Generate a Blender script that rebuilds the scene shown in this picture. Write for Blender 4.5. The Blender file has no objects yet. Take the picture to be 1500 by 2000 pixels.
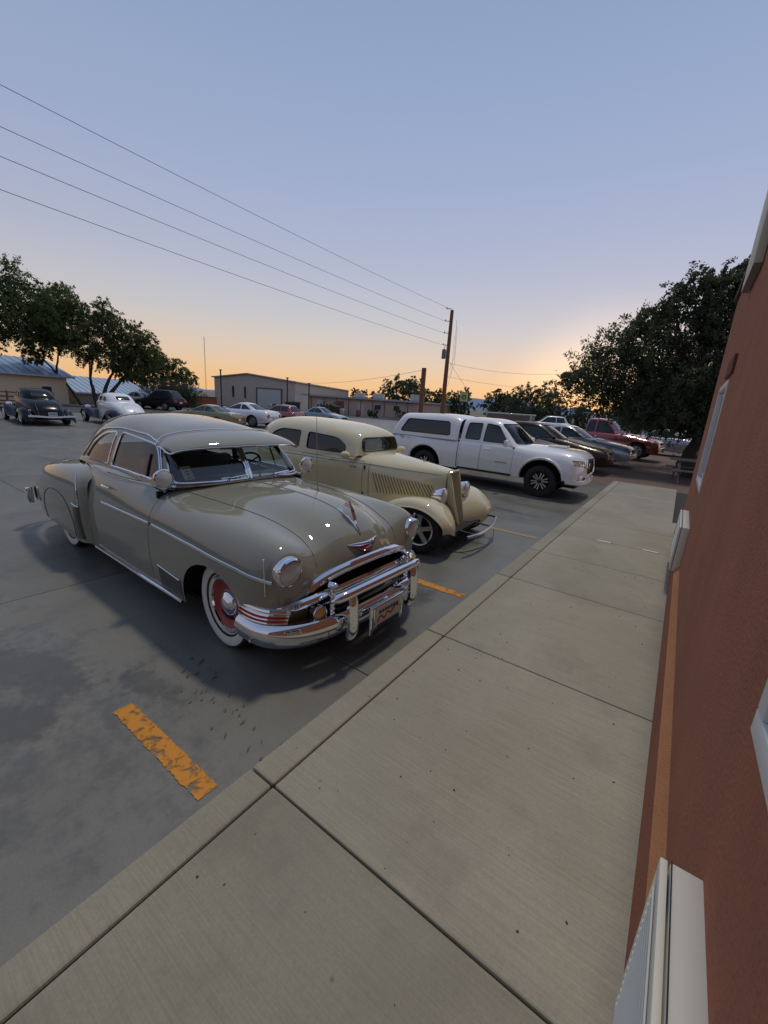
import bpy, bmesh, math, random
import numpy as np
from mathutils import Vector, Matrix

SC = bpy.context.scene
COL = SC.collection
rnd = random.Random(7)
R = math.radians

# ---------------------------------------------------------------- camera
CAMZ = 1.82
yaw, pit, rol = R(-34.8127), R(14.7413), R(3.836)
fwd = Vector((math.sin(yaw)*math.cos(pit), math.cos(yaw)*math.cos(pit), -math.sin(pit)))
rgt0 = Vector((math.cos(yaw), -math.sin(yaw), 0)); up0 = rgt0.cross(fwd)
rgt = rgt0*math.cos(rol) + up0*math.sin(rol); upv = up0*math.cos(rol) - rgt0*math.sin(rol)
cam = bpy.data.cameras.new('camera'); camo = bpy.data.objects.new('camera', cam); COL.objects.link(camo)
camo.matrix_world = Matrix(((rgt.x, upv.x, -fwd.x, 0), (rgt.y, upv.y, -fwd.y, 0), (rgt.z, upv.z, -fwd.z, CAMZ), (0, 0, 0, 1)))
cam.sensor_fit = 'VERTICAL'; cam.sensor_height = 36; cam.sensor_width = 27; cam.lens = 14.456
cam.clip_start = 0.03; cam.clip_end = 20000
SC.camera = camo

# ---------------------------------------------------------------- sky, high lamp, exposure
SUN_AZ = R(-8)          # azimuth of the sunset glow, clockwise from +Y
def world():
    w = bpy.data.worlds.new('World'); SC.world = w; w.use_nodes = True
    nt = w.node_tree; N = nt.nodes.new; L = nt.links.new
    bg = nt.nodes['Background']
    sky = N('ShaderNodeTexSky'); sky.sky_type = 'NISHITA'; sky.sun_disc = False
    sky.sun_elevation = R(0.5); sky.sun_rotation = SUN_AZ; sky.ozone_density = 3.0; sky.dust_density = 1.5
    tc = N('ShaderNodeTexCoord'); sep = N('ShaderNodeSeparateXYZ'); L(tc.outputs['Generated'], sep.inputs[0])
    # dusk gradient by sine of elevation
    rp = N('ShaderNodeValToRGB'); rp.color_ramp.interpolation = 'B_SPLINE'
    stops = [(0.0, (.86, .50, .22)), (.035, (.86, .53, .26)), (.085, (.75, .57, .42)), (.16, (.57, .555, .56)), (.27, (.425, .455, .585)), (.42, (.335, .405, .585)), (.62, (.255, .345, .52)), (1.0, (.17, .245, .41))]
    el = rp.color_ramp.elements
    el[0].position, el[0].color = stops[0][0], (*stops[0][1], 1)
    el[1].position, el[1].color = stops[-1][0], (*stops[-1][1], 1)
    for p, c in stops[1:-1]:
        e = el.new(p); e.color = (*c, 1)
    L(sep.outputs[2], rp.inputs[0])
    # the horizon away from the set sun is a dull mauve
    r2 = N('ShaderNodeValToRGB'); r2.color_ramp.interpolation = 'B_SPLINE'; e2 = r2.color_ramp.elements
    st2 = [(0.0, (.36, .30, .31)), (.10, (.42, .37, .42)), (.25, (.37, .385, .50)), (.55, (.27, .35, .52)), (1.0, (.17, .245, .41))]
    e2[0].position, e2[0].color = st2[0][0], (*st2[0][1], 1); e2[1].position, e2[1].color = st2[-1][0], (*st2[-1][1], 1)
    for p, c in st2[1:-1]: e2.new(p).color = (*c, 1)
    L(sep.outputs[2], r2.inputs[0])
    # glow round the set sun, fading away from it
    d = N('ShaderNodeVectorMath'); d.operation = 'DOT_PRODUCT'; L(tc.outputs['Generated'], d.inputs[0])
    d.inputs[1].default_value = (math.sin(SUN_AZ), math.cos(SUN_AZ), 0.0)
    mr = N('ShaderNodeMapRange'); mr.interpolation_type = 'SMOOTHSTEP'; L(d.outputs['Value'], mr.inputs[0])
    mr.inputs[1].default_value = 0.965; mr.inputs[2].default_value = 1.0
    pw = N('ShaderNodeMath'); pw.operation = 'POWER'; L(mr.outputs[0], pw.inputs[0]); pw.inputs[1].default_value = 1.5
    gl = N('ShaderNodeMix'); gl.data_type = 'RGBA'; gl.blend_type = 'ADD'; gl.inputs[7].default_value = (.30, .20, .08, 1)
    m3 = N('ShaderNodeMapRange'); m3.interpolation_type = 'SMOOTHSTEP'; L(d.outputs['Value'], m3.inputs[0]); m3.inputs[1].default_value = -.55; m3.inputs[2].default_value = .35
    bl = N('ShaderNodeMix'); bl.data_type = 'RGBA'; L(m3.outputs[0], bl.inputs[0]); L(r2.outputs[0], bl.inputs[6]); L(rp.outputs[0], bl.inputs[7])
    L(pw.outputs[0], gl.inputs[0]); L(bl.outputs[2], gl.inputs[6])
    # the side away from the sun is dimmer
    mr2 = N('ShaderNodeMapRange'); L(d.outputs['Value'], mr2.inputs[0]); mr2.interpolation_type = 'SMOOTHSTEP'
    mr2.inputs[1].default_value = -1.0; mr2.inputs[2].default_value = 0.9; mr2.inputs[3].default_value = .78; mr2.inputs[4].default_value = 1.0
    dm = N('ShaderNodeVectorMath'); dm.operation = 'SCALE'; L(gl.outputs[2], dm.inputs[0]); L(mr2.outputs[0], dm.inputs['Scale'])
    sk = N('ShaderNodeVectorMath'); sk.operation = 'SCALE'; L(sky.outputs[0], sk.inputs[0]); sk.inputs['Scale'].default_value = .05
    ad = N('ShaderNodeVectorMath'); ad.operation = 'ADD'; L(dm.outputs[0], ad.inputs[0]); L(sk.outputs[0], ad.inputs[1])
    L(ad.outputs[0], bg.inputs[0]); bg.inputs[1].default_value = 1.0
world()
sun = bpy.data.lights.new('sun', 'SUN'); lampo = bpy.data.objects.new('sun', sun); COL.objects.link(lampo)
sun.energy = 1.25; sun.angle = R(5); sun.color = (1, .90, .77)
LAMP_EL = R(71)  # high lamp added for ground light and shadows; the sun has set
sd = Vector((math.sin(R(-2))*math.cos(LAMP_EL), math.cos(R(-2))*math.cos(LAMP_EL), math.sin(LAMP_EL)))
lampo.rotation_euler = sd.to_track_quat('Z', 'Y').to_euler()
SC.view_settings.view_transform = 'Standard'; SC.view_settings.look = 'None'
SC.view_settings.gamma = 1.0; SC.view_settings.exposure = 0.0; SC.view_settings.use_curve_mapping = False
SC.cycles.max_bounces = 8; SC.cycles.transparent_max_bounces = 12; SC.cycles.caustics_reflective = False; SC.cycles.caustics_refractive = False
SC.cycles.sample_clamp_indirect = 4.0; SC.cycles.use_denoising = True

# ---------------------------------------------------------------- materials
MATS = {}
def mat(name, col, rough=.5, metal=0, spec=.5, coat=0, noise=0, nscale=8, bump=0, bscale=60, emit=0, coat_rough=.03, stretch=None):
    if name in MATS: return MATS[name]
    m = bpy.data.materials.new(name); m.use_nodes = True; nt = m.node_tree; b = nt.nodes['Principled BSDF']
    b.inputs['Base Color'].default_value = (*col, 1); b.inputs['Roughness'].default_value = rough; b.inputs['Metallic'].default_value = metal
    b.inputs['Specular IOR Level'].default_value = spec; b.inputs['Coat Weight'].default_value = coat; b.inputs['Coat Roughness'].default_value = coat_rough; b.inputs['Coat IOR'].default_value = 1.75 if coat >= 1 else 1.5
    if emit: b.inputs['Emission Color'].default_value = (*col, 1); b.inputs['Emission Strength'].default_value = emit
    if noise or bump:
        tc = nt.nodes.new('ShaderNodeTexCoord'); src = tc.outputs['Object']
        if stretch:
            mp = nt.nodes.new('ShaderNodeMapping'); mp.inputs['Scale'].default_value = stretch; nt.links.new(src, mp.inputs[0]); src = mp.outputs[0]
    if noise:
        n = nt.nodes.new('ShaderNodeTexNoise'); n.inputs['Scale'].default_value = nscale; n.inputs['Detail'].default_value = 6; n.inputs['Roughness'].default_value = .65
        nt.links.new(src, n.inputs[0])
        mx = nt.nodes.new('ShaderNodeMix'); mx.data_type = 'RGBA'
        mx.inputs[6].default_value = (*[c*(1-noise) for c in col], 1); mx.inputs[7].default_value = (*[min(1, c*(1+noise)) for c in col], 1)
        nt.links.new(n.outputs[0], mx.inputs[0]); nt.links.new(mx.outputs[2], b.inputs['Base Color'])
    if bump:
        n2 = nt.nodes.new('ShaderNodeTexNoise'); n2.inputs['Scale'].default_value = bscale; n2.inputs['Detail'].default_value = 4
        nt.links.new(src, n2.inputs[0])
        bp = nt.nodes.new('ShaderNodeBump'); bp.inputs['Strength'].default_value = bump; bp.inputs['Distance'].default_value = .01
        nt.links.new(n2.outputs[0], bp.inputs['Height']); nt.links.new(bp.outputs[0], b.inputs['Normal'])
    MATS[name] = m; return m
def glass(name, tint, refl=1.45):
    if name in MATS: return MATS[name]
    m = bpy.data.materials.new(name); m.use_nodes = True; nt = m.node_tree
    for n in list(nt.nodes): nt.nodes.remove(n)
    o = nt.nodes.new('ShaderNodeOutputMaterial'); t = nt.nodes.new('ShaderNodeBsdfTransparent'); g = nt.nodes.new('ShaderNodeBsdfGlossy')
    t.inputs[0].default_value = (*tint, 1); g.inputs['Roughness'].default_value = .015; g.inputs['Color'].default_value = (.95, .95, .95, 1)
    geo = nt.nodes.new('ShaderNodeNewGeometry'); dt = nt.nodes.new('ShaderNodeVectorMath'); dt.operation = 'DOT_PRODUCT'
    nt.links.new(geo.outputs['Normal'], dt.inputs[0]); nt.links.new(geo.outputs['Incoming'], dt.inputs[1])
    def mth(op, a, b=None, c=None):
        q = nt.nodes.new('ShaderNodeMath'); q.operation = op
        for i, v in enumerate((a, b, c)):
            if v is None: continue
            if isinstance(v, (int, float)): q.inputs[i].default_value = v
            else: nt.links.new(v, q.inputs[i])
        return q.outputs[0]
    f0 = ((refl-1)/(refl+1))**2; ab = mth('ABSOLUTE', dt.outputs['Value']); p5 = mth('POWER', mth('SUBTRACT', 1.0, ab), 5.0); fr_ = mth('MULTIPLY_ADD', p5, 1-f0, f0)
    mx = nt.nodes.new('ShaderNodeMixShader'); nt.links.new(fr_, mx.inputs[0]); nt.links.new(t.outputs[0], mx.inputs[1]); nt.links.new(g.outputs[0], mx.inputs[2])
    nt.links.new(mx.outputs[0], o.inputs[0]); MATS[name] = m; return m

CHROME = mat('chrome', (.86, .86, .88), .06, 1)
STEEL = mat('brushed_metal', (.55, .55, .56), .28, 1)
RUBBER = mat('tyre_rubber', (.017, .017, .018), .75, noise=.3, nscale=30)
BLACK = mat('black_plastic', (.015, .015, .016), .5)
DARK = mat('dark_interior', (.012, .012, .013), .85)
CLEAR = glass('clear_glass', (.72, .78, .77), 1.9)
TINT = glass('tinted_glass', (.07, .08, .09), 1.8)
LENS = mat('lens_glass', (.66, .65, .63), .12, spec=.6, coat=1.0, bump=.35, bscale=70)

# ---------------------------------------------------------------- object helpers
def link(name, data, m, parent=None, loc=None):
    o = bpy.data.objects.new(name, data); COL.objects.link(o)
    if m is not None and data is not None: data.materials.append(m)
    if parent: o.parent = parent
    if loc: o.location = loc
    return o
def tag(o, label=None, cat=None, group=None, kind=None):
    if label: o['label'] = label
    if cat: o['category'] = cat
    if group: o['group'] = group
    if kind: o['kind'] = kind
    return o
def thing(name, label, cat, loc=(0, 0, 0), rz=0, group=None):
    o = bpy.data.objects.new(name, None); COL.objects.link(o); o.empty_display_size = .2
    o.location = loc; o.rotation_euler = (0, 0, rz); return tag(o, label, cat, group)
def smooth(me, ang=38):
    me.polygons.foreach_set('use_smooth', [True]*len(me.polygons)); me.set_sharp_from_angle(angle=R(ang))
def mesh(name, V, F, m, parent=None, sm=True, ang=38):
    me = bpy.data.meshes.new(name); me.from_pydata([tuple(map(float, v)) for v in V], [], [tuple(int(i) for i in f) for f in F]); me.update()
    if sm: smooth(me, ang)
    return link(name, me, m, parent)
def bmobj(name, bm, m, parent=None, sm=True, ang=38, keep=False):
    me = bpy.data.meshes.new(name); bm.to_mesh(me)
    if not keep: bm.free()
    if sm: smooth(me, ang)
    return link(name, me, m, parent)

class G:
    """gathers plain shapes into one mesh"""
    def __init__(s): s.V = []; s.F = []
    def add(s, V, F):
        k = len(s.V); s.V += [tuple(v) for v in V]; s.F += [tuple(i+k for i in f) for f in F]; return s
    def box(s, c, d, rz=0, rx=0, ry=0, bev=0):
        x, y, z = d[0]/2, d[1]/2, d[2]/2
        M = Matrix.Translation(c) @ Matrix.Rotation(rz, 4, 'Z') @ Matrix.Rotation(ry, 4, 'Y') @ Matrix.Rotation(rx, 4, 'X')
        if not bev:
            P = [(-x, -y, -z), (x, -y, -z), (x, y, -z), (-x, y, -z), (-x, -y, z), (x, -y, z), (x, y, z), (-x, y, z)]
            F = [(0, 3, 2, 1), (4, 5, 6, 7), (0, 1, 5, 4), (1, 2, 6, 5), (2, 3, 7, 6), (3, 0, 4, 7)]
        else:
            bm = bmesh.new(); bmesh.ops.create_cube(bm, size=1); bmesh.ops.scale(bm, vec=d, verts=bm.verts)
            bmesh.ops.bevel(bm, geom=bm.edges[:], offset=bev, segments=2, affect='EDGES', profile=.5)
            bm.verts.index_update(); P = [v.co[:] for v in bm.verts]; F = [[v.index for v in f.verts] for f in bm.faces]; bm.free()
        return s.add([M @ Vector(p) for p in P], F)
    def prism(s, poly, axis, a, b):
        """poly of 2D points swept from a to b along axis"""
        def mk(p, t): return {'x': (t, p[0], p[1]), 'y': (p[0], t, p[1]), 'z': (p[0], p[1], t)}[axis]
        n = len(poly); V = [mk(p, a) for p in poly]+[mk(p, b) for p in poly]
        F = [tuple(range(n)), tuple(range(2*n-1, n-1, -1))]+[(i, i+n, (i+1) % n+n, (i+1) % n) for i in range(n)]
        return s.add(V, F)
    def tube(s, P, r, n=8, closed=False, caps=True, flat=1.0, upv=None):
        P = [Vector(p) for p in P]; m = len(P); rr = r if hasattr(r, '__len__') else [r]*m
        V = []; t0 = None; u = None
        for i in range(m):
            if closed: t = (P[(i+1) % m]-P[i-1])
            else: t = P[min(i+1, m-1)]-P[max(i-1, 0)]
            if t.length < 1e-9: t = Vector((1, 0, 0))
            t.normalize()
            if upv is not None: u = (Vector(upv)-t*t.dot(Vector(upv)))
            elif u is None:
                a = Vector((0, 0, 1)) if abs(t.z) < .9 else Vector((1, 0, 0)); u = a-t*a.dot(t)
            else: u = u-t*u.dot(t)
            u.normalize(); w = t.cross(u)
            for k in range(n):
                a = 2*math.pi*k/n; V.append(P[i]+(u*math.cos(a)*flat+w*math.sin(a))*rr[i])
        F = []
        for i in range(m if closed else m-1):
            j = (i+1) % m
            for k in range(n): F.append((i*n+k, i*n+(k+1) % n, j*n+(k+1) % n, j*n+k))
        if caps and not closed: F += [tuple(range(n-1, -1, -1)), tuple(range((m-1)*n, m*n))]
        return s.add(V, F)
    def lathe(s, prof, n=32, M=None, ang=2*math.pi, cap=True):
        """prof of (radius, height) turned round local z, then moved by matrix M"""
        M = M or Matrix(); V = []; F = []; full = abs(ang-2*math.pi) < 1e-6; c = n if full else n+1
        for r, h in prof:
            for k in range(c):
                a = ang*k/n; V.append(M @ Vector((r*math.cos(a), r*math.sin(a), h)))
        for i in range(len(prof)-1):
            for k in range(n):
                k2 = (k+1) % c; F.append((i*c+k, i*c+k2, (i+1)*c+k2, (i+1)*c+k))
        if cap and full:
            if prof[0][0] > 1e-5: F.append(tuple(range(c-1, -1, -1)))
            if prof[-1][0] > 1e-5: F.append(tuple(range((len(prof)-1)*c, len(prof)*c)))
        return s.add(V, F)
    def obj(s, name, m, parent=None, sm=True, ang=38): return mesh(name, s.V, s.F, m, parent, sm, ang)
def toward(c, d):
    """matrix that puts local z along d at c"""
    return Matrix.Translation(c) @ Vector(d).to_track_quat('Z', 'Y').to_matrix().to_4x4()

# ---------------------------------------------------------------- splines and surfaces
def nat(t, P):
    """C2 natural cubic spline, returns second derivatives"""
    n = len(t); M = np.zeros_like(P)
    if n < 3: return M
    A = np.zeros((n, n)); B = np.zeros_like(P); A[0, 0] = A[-1, -1] = 1
    for i in range(1, n-1):
        h0, h1 = t[i]-t[i-1], t[i+1]-t[i]
        A[i, i-1], A[i, i], A[i, i+1] = h0, 2*(h0+h1), h1
        B[i] = 6*((P[i+1]-P[i])/h1-(P[i]-P[i-1])/h0)
    return np.linalg.solve(A, B)
def ev(t, P, M, u):
    i = np.clip(np.searchsorted(t, u)-1, 0, len(t)-2); h = (t[i+1]-t[i]); a = (t[i+1]-u)/h; b = (u-t[i])/h
    sh = (-1,)+(1,)*(P.ndim-1); a, b, h = a.reshape(sh), b.reshape(sh), h.reshape(sh)
    return a*P[i]+b*P[i+1]+((a**3-a)*M[i]+(b**3-b)*M[i+1])*h*h/6
def spl(P, n):
    P = np.array(P, float); d = np.sqrt(np.linalg.norm(np.diff(P, axis=0), axis=1)+1e-9)**1.5; t = np.r_[0, np.cumsum(d)]
    return ev(t, P, nat(t, P), np.linspace(0, t[-1], n))
def surf(net, nu, nv, mirror=True):
    """net[i][j] = (x,y,z); j runs from the centre line outboard when mirrored"""
    net = np.array(net, float)
    if mirror:
        mi = net[:, ::-1].copy(); mi[:, :, 1] *= -1
        net = np.concatenate([mi[:, :-1], net], axis=1) if np.allclose(net[:, 0, 1], 0) else np.concatenate([mi, net], axis=1)
    def params(A, ax):
        d = np.linalg.norm(np.diff(A, axis=ax), axis=2).mean(axis=1-ax)+1e-6
        return np.r_[0, np.cumsum(d**.75)]
    t = params(net, 0); s = params(net, 1)
    def sub(t, n):
        # spread samples over intervals, keeping every knot
        seg = np.maximum(1, np.round(np.diff(t)/t[-1]*n).astype(int)); return np.unique(np.concatenate([np.linspace(t[i], t[i+1], seg[i]+1) for i in range(len(t)-1)]).round(9))
    A = ev(t, net, nat(t, net.reshape(len(t), -1)).reshape(net.shape), sub(t, nu)); A = A.transpose(1, 0, 2)
    B = ev(s, A, nat(s, A.reshape(len(s), -1)).reshape(A.shape), sub(s, nv)).transpose(1, 0, 2)
    return B
def gridbm(B, flip=False):
    nu, nv = B.shape[:2]; bm = bmesh.new(); vs = [bm.verts.new(p) for p in B.reshape(-1, 3)]
    for i in range(nu-1):
        for j in range(nv-1):
            q = [vs[i*nv+j], vs[i*nv+j+1], vs[(i+1)*nv+j+1], vs[(i+1)*nv+j]]
            if flip: q.reverse()
            try: bm.faces.new(q)
            except ValueError: pass
    bmesh.ops.remove_doubles(bm, verts=bm.verts, dist=1e-4)
    bm.normal_update(); return bm
AX = {'x': (1, 2), 'y': (0, 2), 'z': (0, 1)}
def cut(bm, poly, axis, ok=lambda c: True):
    """cut a convex outline through the mesh along an axis; returns the faces inside"""
    a, b = AX[axis]; poly = [Vector(p) for p in poly]; n = len(poly)
    area = sum(poly[i].x*poly[(i+1) % n].y-poly[(i+1) % n].x*poly[i].y for i in range(n))
    if area < 0: poly.reverse()
    lo = (min(p.x for p in poly), min(p.y for p in poly)); hi = (max(p.x for p in poly), max(p.y for p in poly))
    S = []
    for f in bm.faces:
        if not ok(f.calc_center_median()): continue
        ca = [v.co[a] for v in f.verts]; cb = [v.co[b] for v in f.verts]
        if max(ca) >= lo[0] and min(ca) <= hi[0] and max(cb) >= lo[1] and min(cb) <= hi[1]: S.append(f)
    for i in range(n):
        p, q = poly[i], poly[(i+1) % n]
        if (q-p).length < 1e-6: continue
        no2 = Vector((q.y-p.y, -(q.x-p.x))); co = Vector((0, 0, 0)); no = Vector((0, 0, 0))
        co[a], co[b] = p.x, p.y; no[a], no[b] = no2.x, no2.y; no.normalize()
        geom = set(S)
        for f in S: geom.update(f.edges); geom.update(f.verts)
        r = bmesh.ops.bisect_plane(bm, geom=list(geom), dist=1e-5, plane_co=co, plane_no=no)
        fs = set(g for g in r['geom'] if isinstance(g, bmesh.types.BMFace)) | set(f for f in S if f.is_valid)
        S = [f for f in fs if f.is_valid and (f.calc_center_median()-co).dot(no) < 0]
    return S
def loops(faces):
    """boundary loops of a face set as lists of points"""
    fs = set(faces); E = {}
    for f in faces:
        for e in f.edges:
            if sum(1 for g in e.link_faces if g in fs) == 1: E[e] = 1
    out = []; E = set(E)
    while E:
        e = E.pop(); ch = [e.verts[0], e.verts[1]]
        while True:
            nx = [k for k in ch[-1].link_edges if k in E]
            if not nx: break
            E.discard(nx[0]); ch.append(nx[0].other_vert(ch[-1]))
        if ch[0] is ch[-1]: ch.pop()
        out.append([v.co.copy() for v in ch])
    return out
def take(bm, faces, off=0.0):
    """move faces out of bm into a new bmesh, shifted along their normals"""
    nb = bmesh.new(); mp = {}; bm.normal_update()
    for f in faces:
        vs = []
        for v in f.verts:
            if v not in mp: mp[v] = nb.verts.new(v.co+v.normal*off)
            vs.append(mp[v])
        try: nb.faces.new(vs)
        except ValueError: pass
    nb.normal_update(); bmesh.ops.delete(bm, geom=list(faces), context='FACES'); return nb
def drop(bm, faces): bmesh.ops.delete(bm, geom=list(faces), context='FACES')
def rpoly(pts, r, k=4):
    """round the corners of a polygon"""
    out = []; n = len(pts); rr = r if hasattr(r, '__len__') else [r]*n
    for i in range(n):
        p = Vector(pts[i]); a = Vector(pts[i-1]); b = Vector(pts[(i+1) % n]); ra = min(rr[i], (a-p).length*.49, (b-p).length*.49)
        A = p+(a-p).normalized()*ra; B = p+(b-p).normalized()*ra
        for j in range(k+1):
            t = j/k; out.append(tuple((1-t)**2*A+2*t*(1-t)*p+t*t*B))
    return out
def inset(poly, d):
    c = Vector((sum(p[0] for p in poly)/len(poly), sum(p[1] for p in poly)/len(poly)))
    n = len(poly); area = sum(poly[i][0]*poly[(i+1) % n][1]-poly[(i+1) % n][0]*poly[i][1] for i in range(n)); s = 1 if area > 0 else -1
    out = []
    for i in range(n):
        a, p, b = Vector(poly[i-1]), Vector(poly[i]), Vector(poly[(i+1) % n]); t = (b-a).normalized(); out.append(tuple(p+Vector((-t.y, t.x))*d*s))
    return out
def copy_tree(o, parent=None):
    c = o.copy(); COL.objects.link(c); c.parent = parent
    for ch in o.children: copy_tree(ch, c)
    return c
from mathutils.bvhtree import BVHTree
def lifter(bm, axis, sgn, far=10):
    """returns f(a,b,off): the surface point hit when looking along -sgn*axis"""
    bm.normal_update(); T = BVHTree.FromBMesh(bm); ax = 'xyz'.index(axis); a, b = AX[axis]
    def f(u, v, off=0.0):
        o = Vector((0, 0, 0)); o[a], o[b], o[ax] = u, v, sgn*far; d = Vector((0, 0, 0)); d[ax] = -sgn
        h, n, _, _ = T.ray_cast(o, d)
        if h is None: return None
        if n[ax]*sgn < 0: n = -n
        return h+n*off
    return f
def line_on(f, P, off=0.0, step=.04):
    """polyline in 2D resampled and lifted onto a surface"""
    out = []
    for i in range(len(P)-1):
        a, b = Vector(P[i]), Vector(P[i+1]); k = max(1, int((b-a).length/step))
        for j in range(k+(1 if i == len(P)-2 else 0)):
            q = a.lerp(b, j/k); h = f(q.x, q.y, off)
            if h is not None: out.append(h)
    return out
def curve(P, n=40): return [Vector(p) for p in spl(P, n)]
def upright(bm):
    if sum(f.normal.z*f.calc_area() for f in bm.faces) < 0:
        for f in bm.faces: f.normal_flip()
    return bm
# ================================================================ ground
def concrete(name, c0, c1, stains_shade=(), broom=0, rough=(.62, .9), spec=.35, dark=(.06, .058, .056)):
    m = bpy.data.materials.new(name); m.use_nodes = True; nt = m.node_tree; N = nt.nodes.new; L = nt.links.new; b = nt.nodes['Principled BSDF']
    geo = N('ShaderNodeNewGeometry'); pos = geo.outputs['Position']
    def noise(sc, det=5, rough=.6, src=pos, dist=0):
        n = N('ShaderNodeTexNoise'); n.inputs['Scale'].default_value = sc; n.inputs['Detail'].default_value = det; n.inputs['Roughness'].default_value = rough; n.inputs['Distortion'].default_value = dist; L(src, n.inputs[0]); return n.outputs[0]
    def mix(f, a, bb, mode='MIX'):
        x = N('ShaderNodeMix'); x.data_type = 'RGBA'; x.blend_type = mode
        for i, v in ((0, f), (6, a), (7, bb)):
            if isinstance(v, (int, float)): x.inputs[i].default_value = v
            elif isinstance(v, tuple): x.inputs[i].default_value = (*v, 1)
            else: L(v, x.inputs[i])
        return x.outputs[2]
    def ramp(v, lo, hi, a=0., bb=1.):
        r = N('ShaderNodeMapRange'); L(v, r.inputs[0]); r.interpolation_type = 'SMOOTHSTEP'
        for i, q in ((1, lo), (2, hi), (3, a), (4, bb)): r.inputs[i].default_value = q
        return r.outputs[0]
    col = mix(ramp(noise(.55, 6, .6, dist=.6), .3, .7), c0, c1)
    col = mix(ramp(noise(2.3, 5, .65), .5, .78, 0, .42), col, tuple(x*.55 for x in c0))
    col = mix(ramp(noise(1.1, 4, .6, dist=1.2), .56, .72, 0, .22), col, (c1[0]*1.12, c1[1]*1.08, c1[2]*.98))
    col = mix(ramp(noise(95, 3, .7), .3, .75, 0, .30), col, tuple(x*.62 for x in c0))
    oi = N('ShaderNodeObjectInfo'); hv = N('ShaderNodeHueSaturation'); L(col, hv.inputs['Color']); L(ramp(oi.outputs['Random'], 0, 1, .88, 1.10), hv.inputs['Value']); col = hv.outputs[0]
    v = N('ShaderNodeTexVoronoi'); v.inputs['Scale'].default_value = 4.3; L(pos, v.inputs[0])
    col = mix(ramp(v.outputs['Distance'], .015, .05, .45, 0), col, (.05, .045, .04))
    hsrc = noise(140, 3, .6)
    if broom:
        mp = N('ShaderNodeMapping'); mp.inputs['Scale'].default_value = (3, 160, 1); L(pos, mp.inputs[0]); bn = noise(1.0, 2, .5, mp.outputs[0])
        col = mix(ramp(bn, .35, .7, 0, broom), col, tuple(x*.7 for x in c0)); hsrc = bn
    wob = noise(3.5, 4, .6); wob2 = noise(14, 4, .7)
    for sx, sy, rot, rx, ry, st in stains_shade:
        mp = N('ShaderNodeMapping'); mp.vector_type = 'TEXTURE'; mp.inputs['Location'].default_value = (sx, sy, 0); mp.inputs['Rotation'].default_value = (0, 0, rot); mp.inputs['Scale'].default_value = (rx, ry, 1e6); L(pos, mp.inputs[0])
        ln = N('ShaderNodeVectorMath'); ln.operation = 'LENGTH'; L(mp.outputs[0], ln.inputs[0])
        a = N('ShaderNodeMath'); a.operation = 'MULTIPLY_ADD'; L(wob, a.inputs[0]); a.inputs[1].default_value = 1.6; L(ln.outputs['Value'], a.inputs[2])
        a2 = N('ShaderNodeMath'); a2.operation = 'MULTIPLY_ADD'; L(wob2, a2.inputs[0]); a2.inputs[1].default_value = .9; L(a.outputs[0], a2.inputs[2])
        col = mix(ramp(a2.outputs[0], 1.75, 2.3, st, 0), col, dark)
    L(col, b.inputs['Base Color']); rr = ramp(noise(1.7, 4), .35, .7, *rough); L(rr, b.inputs['Roughness']); b.inputs['Specular IOR Level'].default_value = spec
    bp = N('ShaderNodeBump'); bp.inputs['Strength'].default_value = .25; bp.inputs['Distance'].default_value = .004; L(hsrc, bp.inputs['Height']); L(bp.outputs[0], b.inputs['Normal'])
    MATS[name] = m; return m
def slab(name, x0, x1, y0, y1, z0, z1, m, parent, bev=.006):
    return G().box(((x0+x1)/2, (y0+y1)/2, (z0+z1)/2), (x1-x0, y1-y0, z1-z0), bev=bev).obj(name, m, parent, sm=False)
dirt = mat('plain_ground', (.15, .138, .122), .95, noise=.25, nscale=.2)
tag(G().add([(-9000, -9000, -.10), (9000, -9000, -.10), (9000, 9000, -.10), (-9000, 9000, -.10)], [(0, 1, 2, 3)]).obj('ground', dirt, sm=False), kind='structure')
tag(G().add([(-7.3, 13.2, -.06), (40, 13.2, -.06), (40, 46, -.06), (-7.3, 46, -.06)], [(0, 1, 2, 3)]).add([(.14, 7.9, -.058), (40, 7.9, -.058), (40, 13.2, -.058), (.14, 13.2, -.058)], [(0, 1, 2, 3)]).obj('dirt_yard', mat('dirt_ground', (.165, .105, .078), .95, noise=.35, nscale=.35, bump=.5, bscale=9), sm=False), kind='structure')
LOTM = concrete('lot_concrete', rough=(.36, .58), spec=.6, c0=(.140, .136, .114), c1=(.195, .187, .157), stains_shade=[(-2.35, 7.62, R(-8), .62, .10, .85), (-3.0, 7.45, R(-4), .7, .06, .6), (-1.85, 3.05, R(80), .55, .16, .85), (-3.2, .55, R(20), .7, .22, .4), (-2.75, .35, R(30), .45, .18, .45), (-2.45, 1.02, R(15), .28, .12, .5), (-2.3, 5.0, R(60), .5, .25, .45), (-4.4, -.2, R(20), .8, .5, .4), (-1.75, 9.5, R(10), .5, .2, .6), (-6.0, .4, R(25), 1.3, .3, .35), (-12, 3.4, R(5), 1.2, .12, .5), (-3.9, -.3, R(25), 2.6, 1.1, .45), (-3.4, 2.4, 0, 1.3, .5, .5)])  # oil stains, painted-in near-left corner dimming, darker ground under the cars
lot = bpy.data.objects.new('parking_lot', None); COL.objects.link(lot); tag(lot, kind='structure')
G().add([(-60, -14, -.02), (-1.2, -14, -.02), (-1.2, 13.3, -.02), (-7.3, 13.3, -.02), (-7.3, 60, -.02), (-60, 60, -.02)], [(0, 1, 2, 3, 4, 5)]).obj('joint_filler', mat('joint_dark', (.035, .032, .03), .9), lot, sm=False)
XE = [-1.346-.0]+[-4.33-3*i for i in range(10)]; YE = [-13, -8, -3, 2.0, 7.0, 13.3]
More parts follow.
